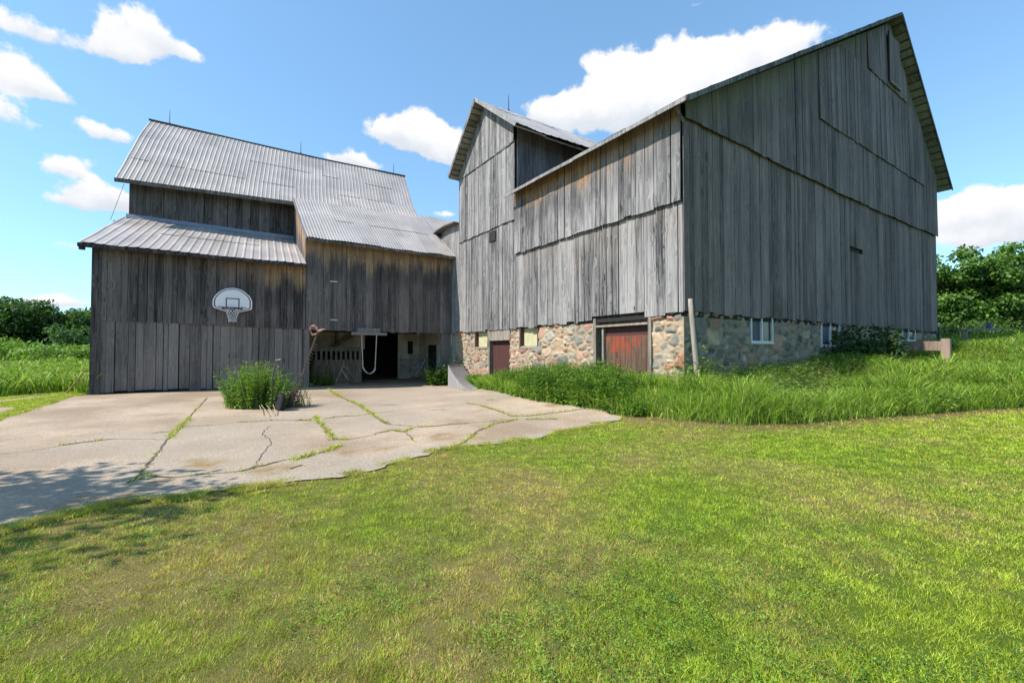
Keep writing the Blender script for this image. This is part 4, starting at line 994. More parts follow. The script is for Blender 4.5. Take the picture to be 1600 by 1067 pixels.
for pts, w, dn in CR:
    if w == 0: continue
    P = gpoly(pts); Q = []
    for a, b in zip(P[:-1], P[1:]):
        k = max(2, int(np.linalg.norm(b-a)/.07))
        for i in range(k): Q.append(a+(b-a)*i/k)
    Q.append(P[-1]); Q = np.array(Q); nq = len(Q)
    Q[1:-1] += rng.normal(0, .012, (nq-2, 2))
    T = np.gradient(Q, axis=0); T /= np.maximum(np.linalg.norm(T, axis=1), 1e-9)[:, None]; Nn = np.c_[-T[:, 1], T[:, 0]]
    ww = w*(.35+.9*fbm(Q[:, 0]*4, Q[:, 1]*4, 2))*.42+.003
    A_ = Q+Nn*ww[:, None]; B_ = Q-Nn*ww[:, None]; za = gz(A_[:, 0], A_[:, 1])+.018; zb2 = gz(B_[:, 0], B_[:, 1])+.018
    V = [(*A_[i], za[i]) for i in range(nq)]+[(*B_[i], zb2[i]) for i in range(nq)]
    cm.add(V, [(i, i+1, nq+i+1, nq+i) for i in range(nq-1)])
    L = np.linalg.norm(np.diff(Q, axis=0), axis=1).sum()
    nt = int(L*dn*230); idx = rng.integers(0, nq, nt)
    keep = fbm(Q[idx, 0]*2.3+31, Q[idx, 1]*2.3, 3) > (.56-.20*dn)
    tuft.append(np.c_[Q[idx]+rng.normal(0, w*.55, (nt, 2)), np.full(nt, .5+.5*min(dn, 1.3))][keep])
cm.build('joint_dirt', M['dirt'], cy_)
tuft = np.concatenate(tuft)

# ================================================================== GRASS
def blades(name, x, y, h, w, lean, pal, pidx, segs=1, label=None, kind='stuff', lift=0., leandir=None):
    n = len(x); z = gz(x, y)+lift; a = rng.random(n)*2*math.pi; ld = rng.random(n)*2*math.pi if leandir is None else leandir
    bx = np.cos(a)*w/2; by = np.sin(a)*w/2; lx = np.cos(ld)*lean*h; ly = np.sin(ld)*lean*h
    base = np.stack([x, y, z-.01], -1); off = np.stack([bx, by, 0*bx], -1)
    col = pal[pidx]*rng.uniform(.65, 1.3, (n, 1))*(.62+.7*fbm(x*9+11, y*9, 2))[:, None]
    if segs == 1:
        tip = base+np.stack([lx, ly, h], -1)
        V = np.stack([base-off, base+off, tip], 1).reshape(-1, 3); Fc = np.arange(3*n).reshape(n, 3)
        C = np.repeat(col[:, None], 3, 1); C = C.reshape(-1, 3)
    else:
        m1 = base+np.stack([lx*.22, ly*.22, h*.5], -1); m2 = base+np.stack([lx*.62, ly*.62, h*.86], -1); tip = base+np.stack([lx*1.15, ly*1.15, h*(.98-.25*np.clip(lean, 0, 1))], -1)
        V = np.stack([base-off*.8, base+off*.8, m1-off, m1+off, m2-off*.75, m2+off*.75, tip-off*.08, tip+off*.08], 1).reshape(-1, 3)
        q = np.array([(0, 1, 3, 2), (2, 3, 5, 4), (4, 5, 7, 6)]); Fc = (np.arange(n)[:, None, None]*8+q[None]).reshape(-1, 4)
        C = np.repeat(col[:, None], 8, 1).reshape(-1, 3)
    o = npmesh(name, V, Fc, np.c_[C, np.ones(len(C))], M['blade'])
    if kind: o['kind'] = kind
    if label: o['label'] = label
    return o
PAL = np.array([(.33, .43, .025), (.44, .52, .045), (.19, .31, .02), (.52, .56, .10), (.64, .46, .19), (.50, .31, .12), (.74, .60, .31)])
# mown lawn
NB = 2100000
th = rng.uniform(-58, 58, NB); NX = 480000; th[:NX] = rng.uniform(58, 125, NX)*rng.choice([-1, 1], NX); th = np.radians(th)+YAW
u = rng.random(NB); rr_ = (1.25**.62+(15**.62-1.25**.62)*u)**(1/.62); rr_[:NX] = (.3**.8+(12**.8-.3**.8)*u[:NX])**(1/.8)
x = rr_*np.sin(th); y = rr_*np.cos(th)
dc, _, _ = polydist(conc, x, y); ic = inpoly(conc, x, y)
ok = ~(ic & (dc > .02+.22*np.clip(fbm(x*4, y*4)-.3, 0, 1))) & ~inpoly(TALL, x, y) & (~inpoly(WEED, x, y)) & (x < 26) & ~(y > 15.5)
ok &= ~((x > U0) & (y > VG))
dl, _, _ = polydist(LAWNEDGE, x, y, False); ok &= ~((dl < .45) & (rng.random(NB) < .72*sstep(.5, .1, dl)))
for P in pth: ok &= ~inpoly(P, x, y)
ok &= rng.random(NB) < .45+1.2*sstep(.25, .5, fbm(x*9+5, y*9, 2))
x, y, rr_ = x[ok], y[ok], rr_[ok]; n = len(x); dr = dryness(x, y)
r1 = rng.random(n); dry = r1 < dr*.62+.03
pid = np.where(dry, rng.choice([4, 5, 6], n, p=[.4, .42, .18]), rng.choice([0, 1, 2, 3], n, p=[.38, .3, .2, .12]))
h = rng.uniform(.012, .032, n)*(.45+1.1*vnoise(x*13, y*13))*(1+.35*(fbm(x*2, y*2)-.5))*np.where(dry, .85, 1.)*np.maximum(1, (rr_/6)**.4); w = rng.uniform(.0025, .005, n)*np.maximum(1, rr_/2.8)
blades('lawn_grass', x, y, h, w, rng.uniform(.1, 1.3, n), PAL, pid, label='short mown lawn, green with straw-coloured dry patches')
# ragged longer grass along the broken edge of the concrete
eb = gpoly([(968, 655), (935, 665), (872, 675), (800, 689), (735, 700), (668, 706), (600, 732), (500, 750), (400, 762), (344, 770), (266, 781), (172, 790), (94, 807), (0, 832), (-60, 845)])
ne = 26000; sg = rng.integers(0, len(eb)-1, ne); tt_ = rng.random(ne); x = eb[sg, 0]+(eb[sg+1, 0]-eb[sg, 0])*tt_+rng.normal(0, .09, ne); y = eb[sg, 1]+(eb[sg+1, 1]-eb[sg, 1])*tt_+rng.normal(0, .09, ne)
dd_ = polydist(conc, x, y)[0]; ok = (dd_ < .13) & (fbm(x*3+3, y*3, 3) > .42); x, y = x[ok], y[ok]; n = len(x)
blades('edge_grass', x, y, rng.uniform(.02, .055, n), rng.uniform(.005, .009, n), rng.uniform(.3, 1.5, n), PAL, rng.choice([0, 1, 2, 4, 5], n, p=[.25, .25, .1, .22, .18]), label='ragged grass creeping over the broken edge of the concrete', lift=.01)
# leaf helper
def leafquads(P, Dv, Nv, L, Wd, col):
    """rhombic leaves: base P, direction Dv, side from normal Nv"""
    S = np.cross(Dv, Nv); S /= np.maximum(np.linalg.norm(S, axis=1), 1e-9)[:, None]
    Nn = np.cross(S, Dv)
    L = L[:, None]; Wd = Wd[:, None]
    a = P; b = P+Dv*L*.45+S*Wd/2+Nn*Wd*.12; c = P+Dv*L-Nn*L*.12; d = P+Dv*L*.45-S*Wd/2+Nn*Wd*.12
    V = np.stack([a, b, c, d], 1).reshape(-1, 3); Fc = np.arange(4*len(P)).reshape(-1, 4)
    return V, Fc, np.repeat(col, 4, 0)
def unit(a): return a/np.maximum(np.linalg.norm(a, axis=1), 1e-9)[:, None]
def join(parts):
    V = []; Fc = []; C = []; k = 0
    for v, f, c in parts: V.append(v); Fc.append(f+k); C.append(c); k += len(v)
    return np.concatenate(V), np.concatenate(Fc), np.concatenate(C)
# clover and broad-leaved weeds scattered in the lawn
nc = 9000; th = np.radians(rng.uniform(-55, 55, nc))+YAW; rr_ = rng.uniform(1.7, 8.5, nc); x = rr_*np.sin(th); y = rr_*np.cos(th)
ok = (~inpoly(conc, x, y)) & (~inpoly(TALL, x, y)) & (fbm(x*1.1+9, y*1.1, 3)+.06*np.clip(RT[0]*x+RT[1]*y, -2, 2) > .52) & ~((x > U0) & (y > VG)); x, y = x[ok], y[ok]; n = len(x)
k = 7; X_ = np.repeat(x, k)+rng.normal(0, .03, n*k); Y_ = np.repeat(y, k)+rng.normal(0, .03, n*k); Z_ = gz(X_, Y_)+rng.uniform(.02, .05, n*k)
a = rng.random(n*k)*6.283; Dv = unit(np.c_[np.cos(a), np.sin(a), rng.uniform(-.1, .5, n*k)]); Nv = np.tile((0., 0., 1.), (n*k, 1))
cl = np.repeat(np.array([(.16, .32, .035), (.24, .40, .06), (.06, .14, .03)])[rng.integers(0, 3, n)], k, 0)*rng.uniform(.8, 1.2, (n*k, 1))
V, Fc, C = leafquads(np.c_[X_, Y_, Z_], Dv, Nv, rng.uniform(.008, .018, n*k), rng.uniform(.007, .014, n*k), cl)
o = npmesh('clover_patches', V, Fc, np.c_[C, np.ones(len(C))], M['leaf']); o['kind'] = 'stuff'; o['label'] = 'clover and small broad-leaved weeds in the lawn'
# grass in the joints of the concrete
n = len(tuft); pid = rng.choice([0, 1, 3, 4], n, p=[.25, .3, .27, .18])
blades('joint_grass', tuft[:, 0], tuft[:, 1], rng.uniform(.02, .085, n)*tuft[:, 2], rng.uniform(.008, .015, n), rng.uniform(.3, 1.3, n), PAL, pid, label='grass tufts growing in the joints of the concrete yard', lift=.012)
# mossy verge on the left
P = gpoly([(-40, 662), (0, 657), (50, 641), (116, 620), (135, 616), (108, 612), (0, 622), (-40, 625)]); n0 = 42000
x = rng.uniform(P[:, 0].min(), P[:, 0].max(), n0); y = rng.uniform(P[:, 1].min(), P[:, 1].max(), n0); ok = inpoly(P, x, y)
for q in pth: ok &= ~(inpoly(q, x, y) & (polydist(q, x, y)[0] > .06))
x, y = x[ok], y[ok]; n = len(x)
blades('verge_grass', x, y, rng.uniform(.03, .07, n), rng.uniform(.012, .024, n), rng.uniform(.3, 1.2, n), PAL, rng.choice([1, 3, 4, 0], n, p=[.35, .35, .12, .18]), label='short mossy grass between the slabs left of the lean-to')
# tall grass
TP = np.array([(.18, .31, .025), (.25, .39, .04), (.09, .19, .02), (.40, .50, .08), (.46, .42, .17)])
def tallgrass(name, poly, n0, hf, label, wmul=1., bias=None, rmax=40):
    lo = poly.min(0); hi = np.minimum(poly.max(0), rmax); x = rng.uniform(lo[0], hi[0], n0); y = rng.uniform(lo[1], hi[1], n0); ok = inpoly(poly, x, y)
    if bias is not None: ok &= rng.random(n0) < bias(x, y)
    x, y = x[ok], y[ok]; n = len(x); h = hf(x, y)*rng.uniform(.55, 1.15, n)
    r = np.hypot(x, y)
    pid = rng.choice(5, n, p=[.3, .3, .16, .2, .04])
    return blades(name, x, y, h, rng.uniform(.0045, .0105, n)*wmul*np.maximum(1, r/9), rng.uniform(.1, 1.25, n), TP, pid, 3, label)
def hright(x, y):
    dl, _, _ = polydist(LAWNEDGE, x, y, False)
    h = .26+.42*sstep(.42, .62, fbm(x*.9+4, y*.9))+.3*(fbm(x*2.5, y*2.5)-.5)
    mid = sstep(.9, 1.6, dl)*sstep(3.4, 2.2, dl)*sstep(13.5, 11, x)
    h = h*(1-.55*mid); h = np.where(dl < .7, np.maximum(h, .45), h)
    h = h*(1-.6*sstep(2.2, .9, np.hypot(x-17.6, y-3.7)))
    return h*(1-.5*sstep(.25, .0, dl))
tallgrass('tall_grass', TALL, 520000, hright, 'tall uncut green grass in front of the stone gable wall', bias=lambda x, y: np.clip(1.25-np.hypot(x, y)/26, .12, 1), rmax=34)
tallgrass('tall_grass', LTALL, 130000, lambda x, y: .42+.4*fbm(x*.5, y*.5), 'tall uncut grass left of the lean-to', wmul=1.5, bias=lambda x, y: np.clip(1.6-np.hypot(x+4, y-15)/14, .1, 1))
# leafy weeds
def leafy(bases, hs, nl, L, Wd, pal, spread=0., droop=.2, stem=True, curve=.15):
    parts = []; n = len(bases); nl = int(nl)
    lean = rng.normal(0, curve, (n, 2))+(bases[:, :2]-bases[:, :2].mean(0))*spread; t = np.tile(np.linspace(.12, 1, nl), (n, 1))+rng.uniform(-.04, .04, (n, nl)); t = np.clip(t, .05, 1)
    hh = hs[:, None]; Px = bases[:, 0, None]+lean[:, 0, None]*hh*t**1.6; Py = bases[:, 1, None]+lean[:, 1, None]*hh*t**1.6; Pz = bases[:, 2, None]+hh*t*.97
    P = np.stack([Px, Py, Pz], -1).reshape(-1, 3); m = len(P)
    a = (np.arange(nl)[None]*2.4+rng.random((n, 1))*6.28).ravel()+rng.normal(0, .3, m)
    el = np.repeat(rng.uniform(.1, .7, n), nl)*1.+rng.normal(0, .25, m)
    Dv = unit(np.c_[np.cos(a)*np.cos(el), np.sin(a)*np.cos(el), np.sin(el)-droop]); Nv = unit(np.c_[rng.normal(0, .25, m), rng.normal(0, .25, m), np.ones(m)])
    size = (1.15-.65*t.ravel())*rng.uniform(.7, 1.2, m)
    c = np.repeat(pal[rng.integers(0, len(pal), n)], nl, 0)*rng.uniform(.8, 1.25, (m, 1))
    parts.append(leafquads(P, Dv, Nv, L*size, Wd*size, c))
    if stem:
        s = np.array((.006, 0, 0)); k = 4; tt = np.linspace(0, 1, k); V = []
        for q in tt:
            c0 = np.c_[bases[:, 0]+lean[:, 0]*hs*q**1.6, bases[:, 1]+lean[:, 1]*hs*q**1.6, bases[:, 2]+hs*q]; V += [c0-s*(1-.6*q), c0+s*(1-.6*q)]
        V = np.stack(V, 1); F0 = np.array([(2*i, 2*i+1, 2*i+3, 2*i+2) for i in range(k-1)])
        parts.append((V.reshape(-1, 3), (np.arange(n)[:, None, None]*2*k+F0[None]).reshape(-1, 4), np.tile((.13, .17, .04), (n*2*k, 1))))
    return join(parts)
WP = np.array([(.12, .24, .03), (.19, .32, .04), (.075, .17, .025), (.24, .36, .06), (.09, .19, .04)])
lo, hi = WEED.min(0), WEED.max(0); x = rng.uniform(lo[0], hi[0], 5200); y = rng.uniform(lo[1], hi[1], 5200); ok = inpoly(WEED, x, y); x, y = x[ok], y[ok]
hs = (.2+.38*sstep(.36, .66, fbm(x*1.3, y*1.3+3)))*(.75+.5*rng.random(len(x)))*(.65+.5*sstep(13.5, 9, y))
V, Fc, C = leafy(np.c_[x, y, gz(x, y)], hs, 17, .12, .05, WP)
o = npmesh('weeds', V, Fc, np.c_[C, np.ones(len(C))], M['leaf']); o['kind'] = 'stuff'; o['label'] = 'leafy green weeds along the foot of the sunlit stone wall'
tallgrass('weed_grass', WEED, 26000, lambda x, y: .3+.2*fbm(x, y), 'long grass between the weeds at the sunlit stone wall')
lo, hi = TALL.min(0), np.minimum(TALL.max(0), 24); x = rng.uniform(lo[0], hi[0], 4200); y = rng.uniform(lo[1], hi[1], 4200); ok = inpoly(TALL, x, y) & (fbm(x*1.1+20, y*1.1, 3) > .5); x, y = x[ok], y[ok]
V, Fc, C = leafy(np.c_[x, y, gz(x, y)], rng.uniform(.25, .62, len(x)), 13, .13, .045, np.array([(.13, .24, .03), (.20, .31, .05), (.28, .36, .09), (.09, .18, .03)]), curve=.25)
o = npmesh('meadow_weeds', V, Fc, np.c_[C, np.ones(len(C))], M['leaf']); o['kind'] = 'stuff'; o['label'] = 'broad-leaved weeds mixed through the tall grass'
lo, hi = TALL.min(0), np.minimum(TALL.max(0), 24); x = rng.uniform(lo[0], hi[0], 900); y = rng.uniform(lo[1], hi[1], 900); ok = inpoly(TALL, x, y); x, y = x[ok], y[ok]
V, Fc, C = leafy(np.c_[x, y, gz(x, y)+.45], rng.uniform(.2, .42, len(x)), 12, .035, .012, np.array([(.36, .30, .15), (.28, .27, .11)]), curve=.3)
o = npmesh('seed_heads', V, Fc, np.c_[C, np.ones(len(C))], M['leaf']); o['kind'] = 'stuff'; o['label'] = 'dry seed heads standing above the tall grass'
# weeds along gable wall
n = 260; x = rng.uniform(U0+.1, 16, n); y = VG-rng.uniform(.1, 1.3, n)**1.2
V, Fc, C = leafy(np.c_[x, y, gz(x, y)], rng.uniform(.35, .75, n), 14, .15, .05, np.array([(.10, .17, .04), (.14, .22, .05), (.20, .22, .10)]))
o = npmesh('wall_weeds', V, Fc, np.c_[C, np.ones(len(C))], M['leaf']); o['kind'] = 'stuff'; o['label'] = 'scraggly weeds in the grass below the shaded stone wall'

def plant(name, label, cat, base, V, Fc, C, stems=None, group=None):
    t = thing(name, label, cat, tuple(base), group)
    npmesh('foliage', V, Fc, np.c_[C, np.ones(len(C))], M['leaf'], t)
    if stems is not None: stems.build('stem', M['stem'], t)
    return t
# weed clump on the concrete
b0 = ong(403, 640); n = 380
lx = rng.normal(0, .36, n); ly = rng.normal(0, .28, n); lx = np.clip(lx, -.62, .7)
bs = np.c_[b0[0]+lx*RT[0]+ly*.5*FW[0]+.0, b0[1]+.28+lx*RT[1]+ly*.5*FW[1], np.zeros(n)]; bs[:, 2] = gz(bs[:, 0], bs[:, 1])
hs = np.clip(rng.normal(.84, .17, n)*(1-.35*(np.abs(lx)/.7)**2), .35, 1.12)
V, Fc, C = leafy(bs, hs, 30, .09, .034, np.array([(.16, .30, .035), (.22, .37, .05), (.13, .25, .035), (.26, .40, .07)]), curve=.12, spread=.35)
sm = MB()
for i in range(7):
    q = bs[rng.integers(0, n)]; hgt2 = rng.uniform(.9, 1.15); e = q+np.array((rng.normal(0, .12), rng.normal(0, .1), hgt2)); sm.tube([q, lerp(q, e, .6)+(.02, 0, 0), e], [.006, .005, .003], 4)
    for k in range(9): p = e+np.array((rng.normal(0, .02), rng.normal(0, .02), -k*.022)); sm.tube([p, p+np.array((rng.normal(0, .02), rng.normal(0, .02), .02))], .006, 4)
for (x0, y0, x1, y1) in ((405, 638, 422, 652), (412, 637, 430, 651), (402, 636, 412, 650), (426, 640, 433, 650)):
    a, b = ong(x0, y0)+(0, 0, .14), ong(x1, y1)+(0, 0, .025); sm.tube([a, b], .009, 4)
plant('weed_clump', 'bright green clump of tall weeds growing out of the concrete yard', 'weeds', b0, V, Fc, C, sm)
# smaller tufts round the mower base
b1 = ong(463, 636); n = 34; bs = np.c_[b1[0]+rng.normal(0, .16, n), b1[1]+rng.normal(0, .12, n), np.zeros(n)]; bs[:, 2] = gz(bs[:, 0], bs[:, 1])
V, Fc, C = leafy(bs, rng.uniform(.25, .65, n), 16, .08, .028, np.array([(.10, .17, .05), (.16, .24, .07), (.24, .23, .12)]), curve=.25)
plant('weed_tuft', 'thin grey-green weeds round the foot of the mower arm', 'weeds', b1, V, Fc, C)
# creeper by the right jamb of the bay
b2 = ong(690, 601); b2 = np.array((7.35, 15.9, float(gz(7.35, 15.9)))); n = 130
ang = rng.random(n)*6.28; r = rng.random(n)**.6*.75; bs = np.c_[b2[0]+np.cos(ang)*r*.8, b2[1]+.2+np.sin(ang)*r*.6, np.full(n, b2[2])]
hs = rng.uniform(.35, .95, n)*(1-.35*r); hs[:10] = rng.uniform(1.15, 1.5, 10); bs[:10, 0] += .35
V, Fc, C = leafy(bs, hs, 16, .17, .11, np.array([(.07, .15, .025), (.10, .20, .03), (.05, .11, .02), (.15, .25, .05)]), curve=.35)
plant('creeper_bush', 'dark leafy creeper bush beside the ramp at the right jamb of the bay', 'bush', b2, V, Fc, C)
# plants inside the bay's left side
b3 = np.array((2.95, 18.2, .17)); n = 90; bs = np.c_[b3[0]+rng.uniform(-.25, .75, n), b3[1]+rng.uniform(-1., .6, n), np.full(n, .17)]
hs = rng.uniform(.2, .7, n); hs[:12] = rng.uniform(.9, 1.25, 12); bs[:12, 0] = rng.uniform(2.7, 2.95, 12)
V, Fc, C = leafy(bs, hs, 14, .12, .06, np.array([(.12, .22, .03), (.17, .26, .05), (.09, .17, .03)]), curve=.3)
plant('shade_weeds', 'weeds growing in the shade inside the left edge of the open bay', 'weeds', b3, V, Fc, C)
# vines at barn corner
b4 = onv(1084, 585, VG-.25); b4[2] = float(gz(b4[0], b4[1])); n = 70; bs = np.c_[b4[0]+rng.normal(0.1, .28, n), b4[1]+rng.normal(0, .14, n), np.zeros(n)]; bs[:, 2] = gz(bs[:, 0], bs[:, 1])
hs = rng.uniform(.3, .75, n); hs[:6] = rng.uniform(.9, 1.15, 6)
V, Fc, C = leafy(bs, hs, 13, .13, .10, np.array([(.12, .21, .035), (.17, .27, .06), (.09, .16, .03)]), curve=.3)
plant('burdock', 'broad-leaved plant climbing at the foot of the leaning post', 'plant', b4, V, Fc, C)

# ---- woody plants
def crown(centers, rads, nper, L, pal, flat=.5, shell=.55):
    parts = []
    for c, r in zip(centers, rads):
        n = max(6, int(nper*r*r)); d = unit(rng.normal(0, 1, (n, 3))); rad = r*(shell+(1-shell)*rng.random(n)**.7)*rng.uniform(.75, 1.12, n)
        P = np.array(c)+d*rad[:, None]*np.array((1, 1, flat))
        Dv = unit(d*.5+rng.normal(0, .55, (n, 3))+np.array((0, 0, -.25))); Nv = unit(d*.6+np.array((0, 0, .7))+rng.normal(0, .35, (n, 3)))
        l = L*rng.uniform(.6, 1.25, n); base = pal[rng.integers(0, len(pal))]
        col = (base*.5+pal[rng.integers(0, len(pal), n)]*.5)*rng.uniform(.75, 1.25, (n, 1))
        parts.append(leafquads(P, Dv, Nv, l, l*.62, col))
    return join(parts)
def tree(name, label, base, H, R, trunk_h, ncl, nper, L, pal, group=None, clr=(.45, .95), low=0., cat='tree', tr=.16, seed=0):
    r = np.random.default_rng(seed); base = np.array(base, float); cen = []; rad = []
    for _ in range(ncl):
        d = r.normal(0, 1, 3); d /= np.linalg.norm(d); k = r.random()**.45
        zc = low+(H-low)*.5; p = np.array((d[0]*R*k, d[1]*R*k, zc+d[2]*(H-low)*.46*k)); q = r.uniform(*clr)
        q = min(q, H-p[2]+.3) if p[2]+q > H+.3 else q
        cen.append(base+p); rad.append(q)
    t = thing(name, label, cat, tuple(base), group)
    m = MB(); top = base+np.array((0, 0, H*.72)); m.tube([base-(0, 0, .2), lerp(base, top, .3)+(.06, .04, 0), lerp(base, top, .65)+(-.05, .05, 0), top], [tr*1.25, tr, tr*.65, tr*.25], 8)
    for c in cen[:min(ncl, 26)]:
        s = lerp(base, top, r.uniform(.25, .85)); mid = lerp(s, c, .55)+np.array((0, 0, .15)); m.tube([s, mid, c], [tr*.4, tr*.22, tr*.06], 5)
    m.build('trunk', M['bark'], t, smooth=True)
    V, Fc, C = crown(cen, rad, nper, L, pal)
    npmesh('crown', V, Fc, np.c_[C, np.ones(len(C))], M['leaf'], t)
    return t
TPAL = np.array([(.07, .15, .025), (.11, .22, .03), (.18, .30, .05), (.04, .095, .02)])
def at(px, d): r = ray(px, 549); p = CAM+r*d; return np.array((p[0], p[1], float(gz(p[0], p[1]))))
tree('leafy_tree', 'broad dark-leaved tree right behind the far corner of the big barn', at(1492, 27), 5.6, 3.0, 0, 170, 420, .24, TPAL, 'trees beyond the big barn', (.35, .75), -.4, seed=1)
tree('leafy_tree', 'tall broad-leaved tree at the right edge of the photo, behind the plank rail', at(1612, 27), 6.2, 3.0, 0, 170, 420, .24, TPAL, 'trees beyond the big barn', (.35, .75), -.4, seed=2)
tree('leafy_tree', 'lower leafy tree filling the dip between the two bigger trees beyond the barn', at(1556, 29), 5.0, 2.5, 0, 130, 420, .24, TPAL, 'trees beyond the big barn', (.35, .75), -.4, seed=3)
LP = np.array([(.05, .11, .02), (.08, .155, .025), (.035, .08, .018)])
tree('field_tree', 'large dark round-topped tree at the far left edge of the photo', at(18, 44), 5.9, 4.2, 0, 110, 110, .36, LP, 'dark trees left of the barns', (.7, 1.4), .2, seed=4)
tree('field_tree', 'lower dark bushy tree between the far left tree and the lean-to', at(96, 46), 4.9, 3.6, 0, 100, 110, .36, LP, 'dark trees left of the barns', (.6, 1.2), .2, seed=5)
tree('field_tree', 'dark tree just showing beside the left corner of the lean-to', at(140, 50), 5.2, 3.0, 0, 80, 110, .36, LP, 'dark trees left of the barns', (.6, 1.2), .2, seed=6)
tree('sapling', 'feathery mid-green sapling growing in front of the dark trees at left', at(112, 30), 2.7, 1.3, 0, 40, 160, .2, np.array([(.06, .13, .03), (.08, .16, .035)]), None, (.3, .6), .2, 'sapling', .05, 7)
BP = np.array([(.15, .26, .03), (.19, .31, .04), (.11, .21, .03), (.22, .33, .06)])
for px, d, H, R, lab, sd in ((-12, 27, 2.0, 1.9, 'yellow-green bramble bush at the far left edge of the photo', 11), (36, 25, 1.75, 1.8, 'yellow-green bramble bush below the dark round-topped tree', 12), (86, 24, 1.6, 1.7, 'lower yellow-green bramble bush below the feathery sapling', 13), (130, 25, 1.6, 1.3, 'small yellow-green bramble bush against the lean-to corner', 14)):
    tree('bramble_bush', lab, at(px, d), H-.4, R, 0, 46, 190, .19, BP, 'brambles in the field', (.35, .6), .15, 'bush', .04, sd)
HP = np.array([(.05, .11, .02), (.09, .17, .03), (.15, .22, .06)])
for px, d, H, lab, sd in ((1500, 23.5, 1.15, 'low dark thicket under the left end of the plank rail', 41), (1538, 24.5, 1.2, 'low dark thicket behind the upturned bucket', 42), (1585, 25, 1.35, 'low dark thicket at the right edge beyond the plank rail', 43)):
    tree('thicket', lab, at(px, d), H, 1.5, 0, 40, 260, .15, HP, 'thicket under the trees beyond the barn', (.3, .55), .0, 'bush', .04, sd)
sb = onv(1346, 545, VG-.55); sb[2] = float(gz(sb[0], sb[1]))
tree('elder_shrub', 'dark spreading shrub against the shaded stone wall, half covering a window', sb, 1.4, 1.1, 0, 46, 300, .14, np.array([(.04, .08, .02), (.055, .10, .025), (.03, .06, .016)]), None, (.3, .5), .1, 'shrub', .04, 21)
# the tree whose shadow lies over the near corner of the concrete, standing just outside the left edge
shp = ong(-20, 806)[:2]; zc = 4.3; tt = zc/SUND[2]; tb = np.array((shp[0]+SUND[0]*tt, shp[1]+SUND[1]*tt)); tb = np.array((tb[0], tb[1], float(gz(*tb))))
tree('yard_tree', 'leafy tree just outside the left edge, shading the near concrete', tb, 5.3, 1.5, 0, 60, 200, .17, TPAL, None, (.3, .6), 3.0, 'tree', .14, 31)

# ================================================================== SKY, SUN, CAMERA
w = D.worlds.new('World'); SC.world = w; w.use_nodes = True; nt = w.node_tree; nt.nodes.clear()
class WT(NT):
    def __init__(s, nt): s.nt = nt
t = WT(nt)
out = t.n('ShaderNodeOutputWorld'); bg = t.n('ShaderNodeBackground'); t.l(bg.outputs[0], out.inputs[0])
SKYS = .125
sky = t.n('ShaderNodeTexSky', sky_type='NISHITA'); sky.sun_disc = False; sky.sun_elevation = SUN_EL
sky.sun_rotation = math.atan2(SUND[0], SUND[1]); sky.altitude = 250; sky.air_density = 1.0; sky.dust_density = .12; sky.ozone_density = 2.2
bg.inputs[1].default_value = SKYS
dirv = t.n('ShaderNodeTexCoord').outputs['Generated']
wn = t.n('ShaderNodeTexNoise'); t.l(dirv, wn.inputs['Vector']); wn.inputs['Scale'].default_value = 13; wn.inputs['Detail'].default_value = 8; wn.inputs['Roughness'].default_value = .6
wn2 = t.n('ShaderNodeTexNoise'); t.l(dirv, wn2.inputs['Vector']); wn2.inputs['Scale'].default_value = 42; wn2.inputs['Detail'].default_value = 6; wn2.inputs['Roughness'].default_value = .65
# cumulus clouds: (pixel x, y, half width, half height, density)
CL = [(225, 55, 62, 34, 1), (190, 80, 45, 22, .9), (285, 82, 24, 10, .5), (60, 50, 60, 22, .8), (25, 118, 40, 32, 1), (75, 145, 45, 16, .8), (165, 208, 40, 18, .8), (105, 264, 34, 17, .85), (160, 255, 30, 14, .35),
      (158, 305, 52, 24, 1.1), (120, 320, 32, 10, .9), (190, 320, 40, 14, 1), (105, 384, 22, 12, .5), (95, 472, 46, 11, .9), (115, 440, 22, 6, .3),
      (545, 250, 34, 17, 1), (578, 262, 22, 8, .6), (665, 216, 58, 30, 1.1), (625, 210, 38, 20, 1), (705, 240, 40, 22, 1), (690, 335, 26, 7, .45),
      (965, 112, 30, 24, .9), (1050, 110, 52, 40, 1.15), (1130, 105, 60, 30, 1.1), (1200, 78, 66, 26, 1.1), (1000, 165, 75, 42, 1.2), (900, 180, 60, 26, 1.2), (1100, 160, 90, 40, 1.2), (860, 175, 40, 18, .6), (930, 95, 26, 14, .4),
      (1535, 325, 52, 24, 1.15), (1500, 345, 45, 26, 1.1), (1585, 340, 50, 30, 1.15), (1530, 375, 90, 16, .7), (1660, 330, 60, 40, 1), (1085, 8, 20, 5, .3),
      (-60, 160, 80, 40, 1), (-150, 330, 90, 40, 1), (1750, 200, 90, 40, 1)]
acc = None; lit = None
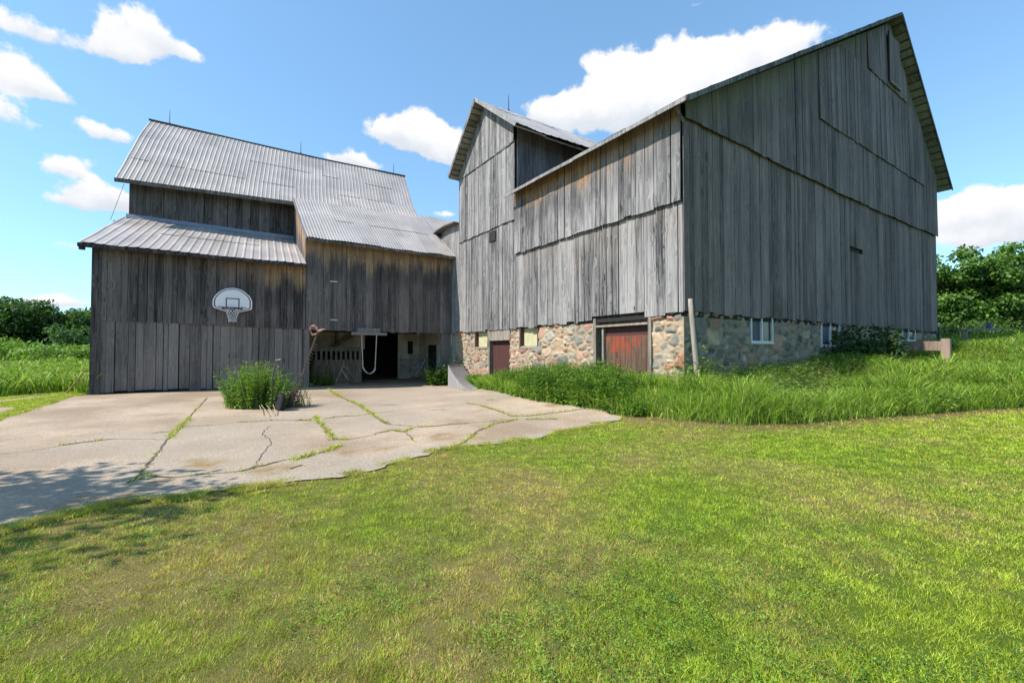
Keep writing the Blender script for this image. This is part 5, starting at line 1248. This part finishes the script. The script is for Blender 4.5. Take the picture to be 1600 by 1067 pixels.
for (px, py, hw, hh, dn) in CL:
    r0 = ray(px, py); r0 = r0/np.linalg.norm(r0); ex = np.cross(r0, (0, 0, 1)); ex /= np.linalg.norm(ex); ey = np.cross(ex, r0)
    dd = abs(ray(px, py)@FW)/np.linalg.norm(ray(px, py)); sx = hw/FPX*dd; sy_ = hh/FPX*dd
    sx *= dd**.5
    def dot(v):
        o = t.n('ShaderNodeVectorMath', operation='DOT_PRODUCT'); t.l(dirv, o.inputs[0]); o.inputs[1].default_value = tuple(v); return o.outputs['Value']
    a = t.math('MULTIPLY', dot(ex), 1/sx); b = t.math('ADD', t.math('MULTIPLY', dot(ey), 1/sy_), -float(ey@r0)/sy_)
    bneg = t.math('MULTIPLY', t.math('MINIMUM', b, 0.), 1.55); bb_ = t.math('ADD', t.math('MAXIMUM', b, 0.), bneg)   # flatter base
    r2 = t.math('ADD', t.math('MULTIPLY', a, a), t.math('MULTIPLY', bb_, bb_))
    front = t.math('GREATER_THAN', dot(r0), 0.)
    g = t.math('MULTIPLY', t.math('MULTIPLY', t.math('EXPONENT', t.math('MULTIPLY', r2, -.75)), dn), front)
    acc = g if acc is None else t.math('ADD', acc, g)
    l_ = t.math('MULTIPLY', g, b); lit = l_ if lit is None else t.math('ADD', lit, l_)
nz = t.math('ADD', t.math('MULTIPLY', t.math('SUBTRACT', wn.outputs[0], .5), 2.0), t.math('MULTIPLY', t.math('SUBTRACT', wn2.outputs[0], .5), .6))
dens_ = t.math('ADD', acc, t.math('MULTIPLY', nz, t.mr(acc, .02, .35)))
cf = t.mr(dens_, .34, .68)
shade = t.math('ADD', t.math('ADD', t.math('DIVIDE', lit, t.math('MAXIMUM', acc, .05)), .0), t.math('MULTIPLY', nz, 1.0))
K = .52/SKYS
ccol_ = t.mix(t.mr(shade, -.75, .55), c4(.70*K, .75*K, .83*K), c4(.97*K, .97*K, .98*K))
gm = t.n('ShaderNodeGamma'); t.l(t.mix(1., sky.outputs[0], c4(.25, .25, .25), 'MULTIPLY'), gm.inputs[0]); gm.inputs[1].default_value = .70
skyc = t.mix(1., gm.outputs[0], c4(2.62, 3.62, 4.15), 'MULTIPLY')
t.l(t.mix(cf, skyc, ccol_), bg.inputs[0])
ld = D.lights.new('sun', 'SUN'); ld.energy = 3.5; ld.angle = math.radians(.53); ld.color = (1., .955, .88)
so = D.objects.new('sun', ld); COL.objects.link(so); so.rotation_euler = Vector(SUND).to_track_quat('Z', 'Y').to_euler(); so.location = (-20, 5, 30)
cd = D.cameras.new('camera'); co_ = D.objects.new('camera', cd); COL.objects.link(co_); cd.sensor_width = 36; cd.sensor_fit = 'HORIZONTAL'; cd.lens = FPX/1600*36; cd.clip_end = 3000; cd.clip_start = .05
Mx = Matrix(((RT[0], UP[0], -FW[0], CAM[0]), (RT[1], UP[1], -FW[1], CAM[1]), (RT[2], UP[2], -FW[2], CAM[2]), (0, 0, 0, 1))); co_.matrix_world = Mx
SC.camera = co_
SC.view_settings.view_transform = 'Standard'; SC.view_settings.look = 'None'; SC.view_settings.exposure = 1.03; SC.view_settings.gamma = 1
SC.cycles.max_bounces = 8; SC.cycles.transparent_max_bounces = 8
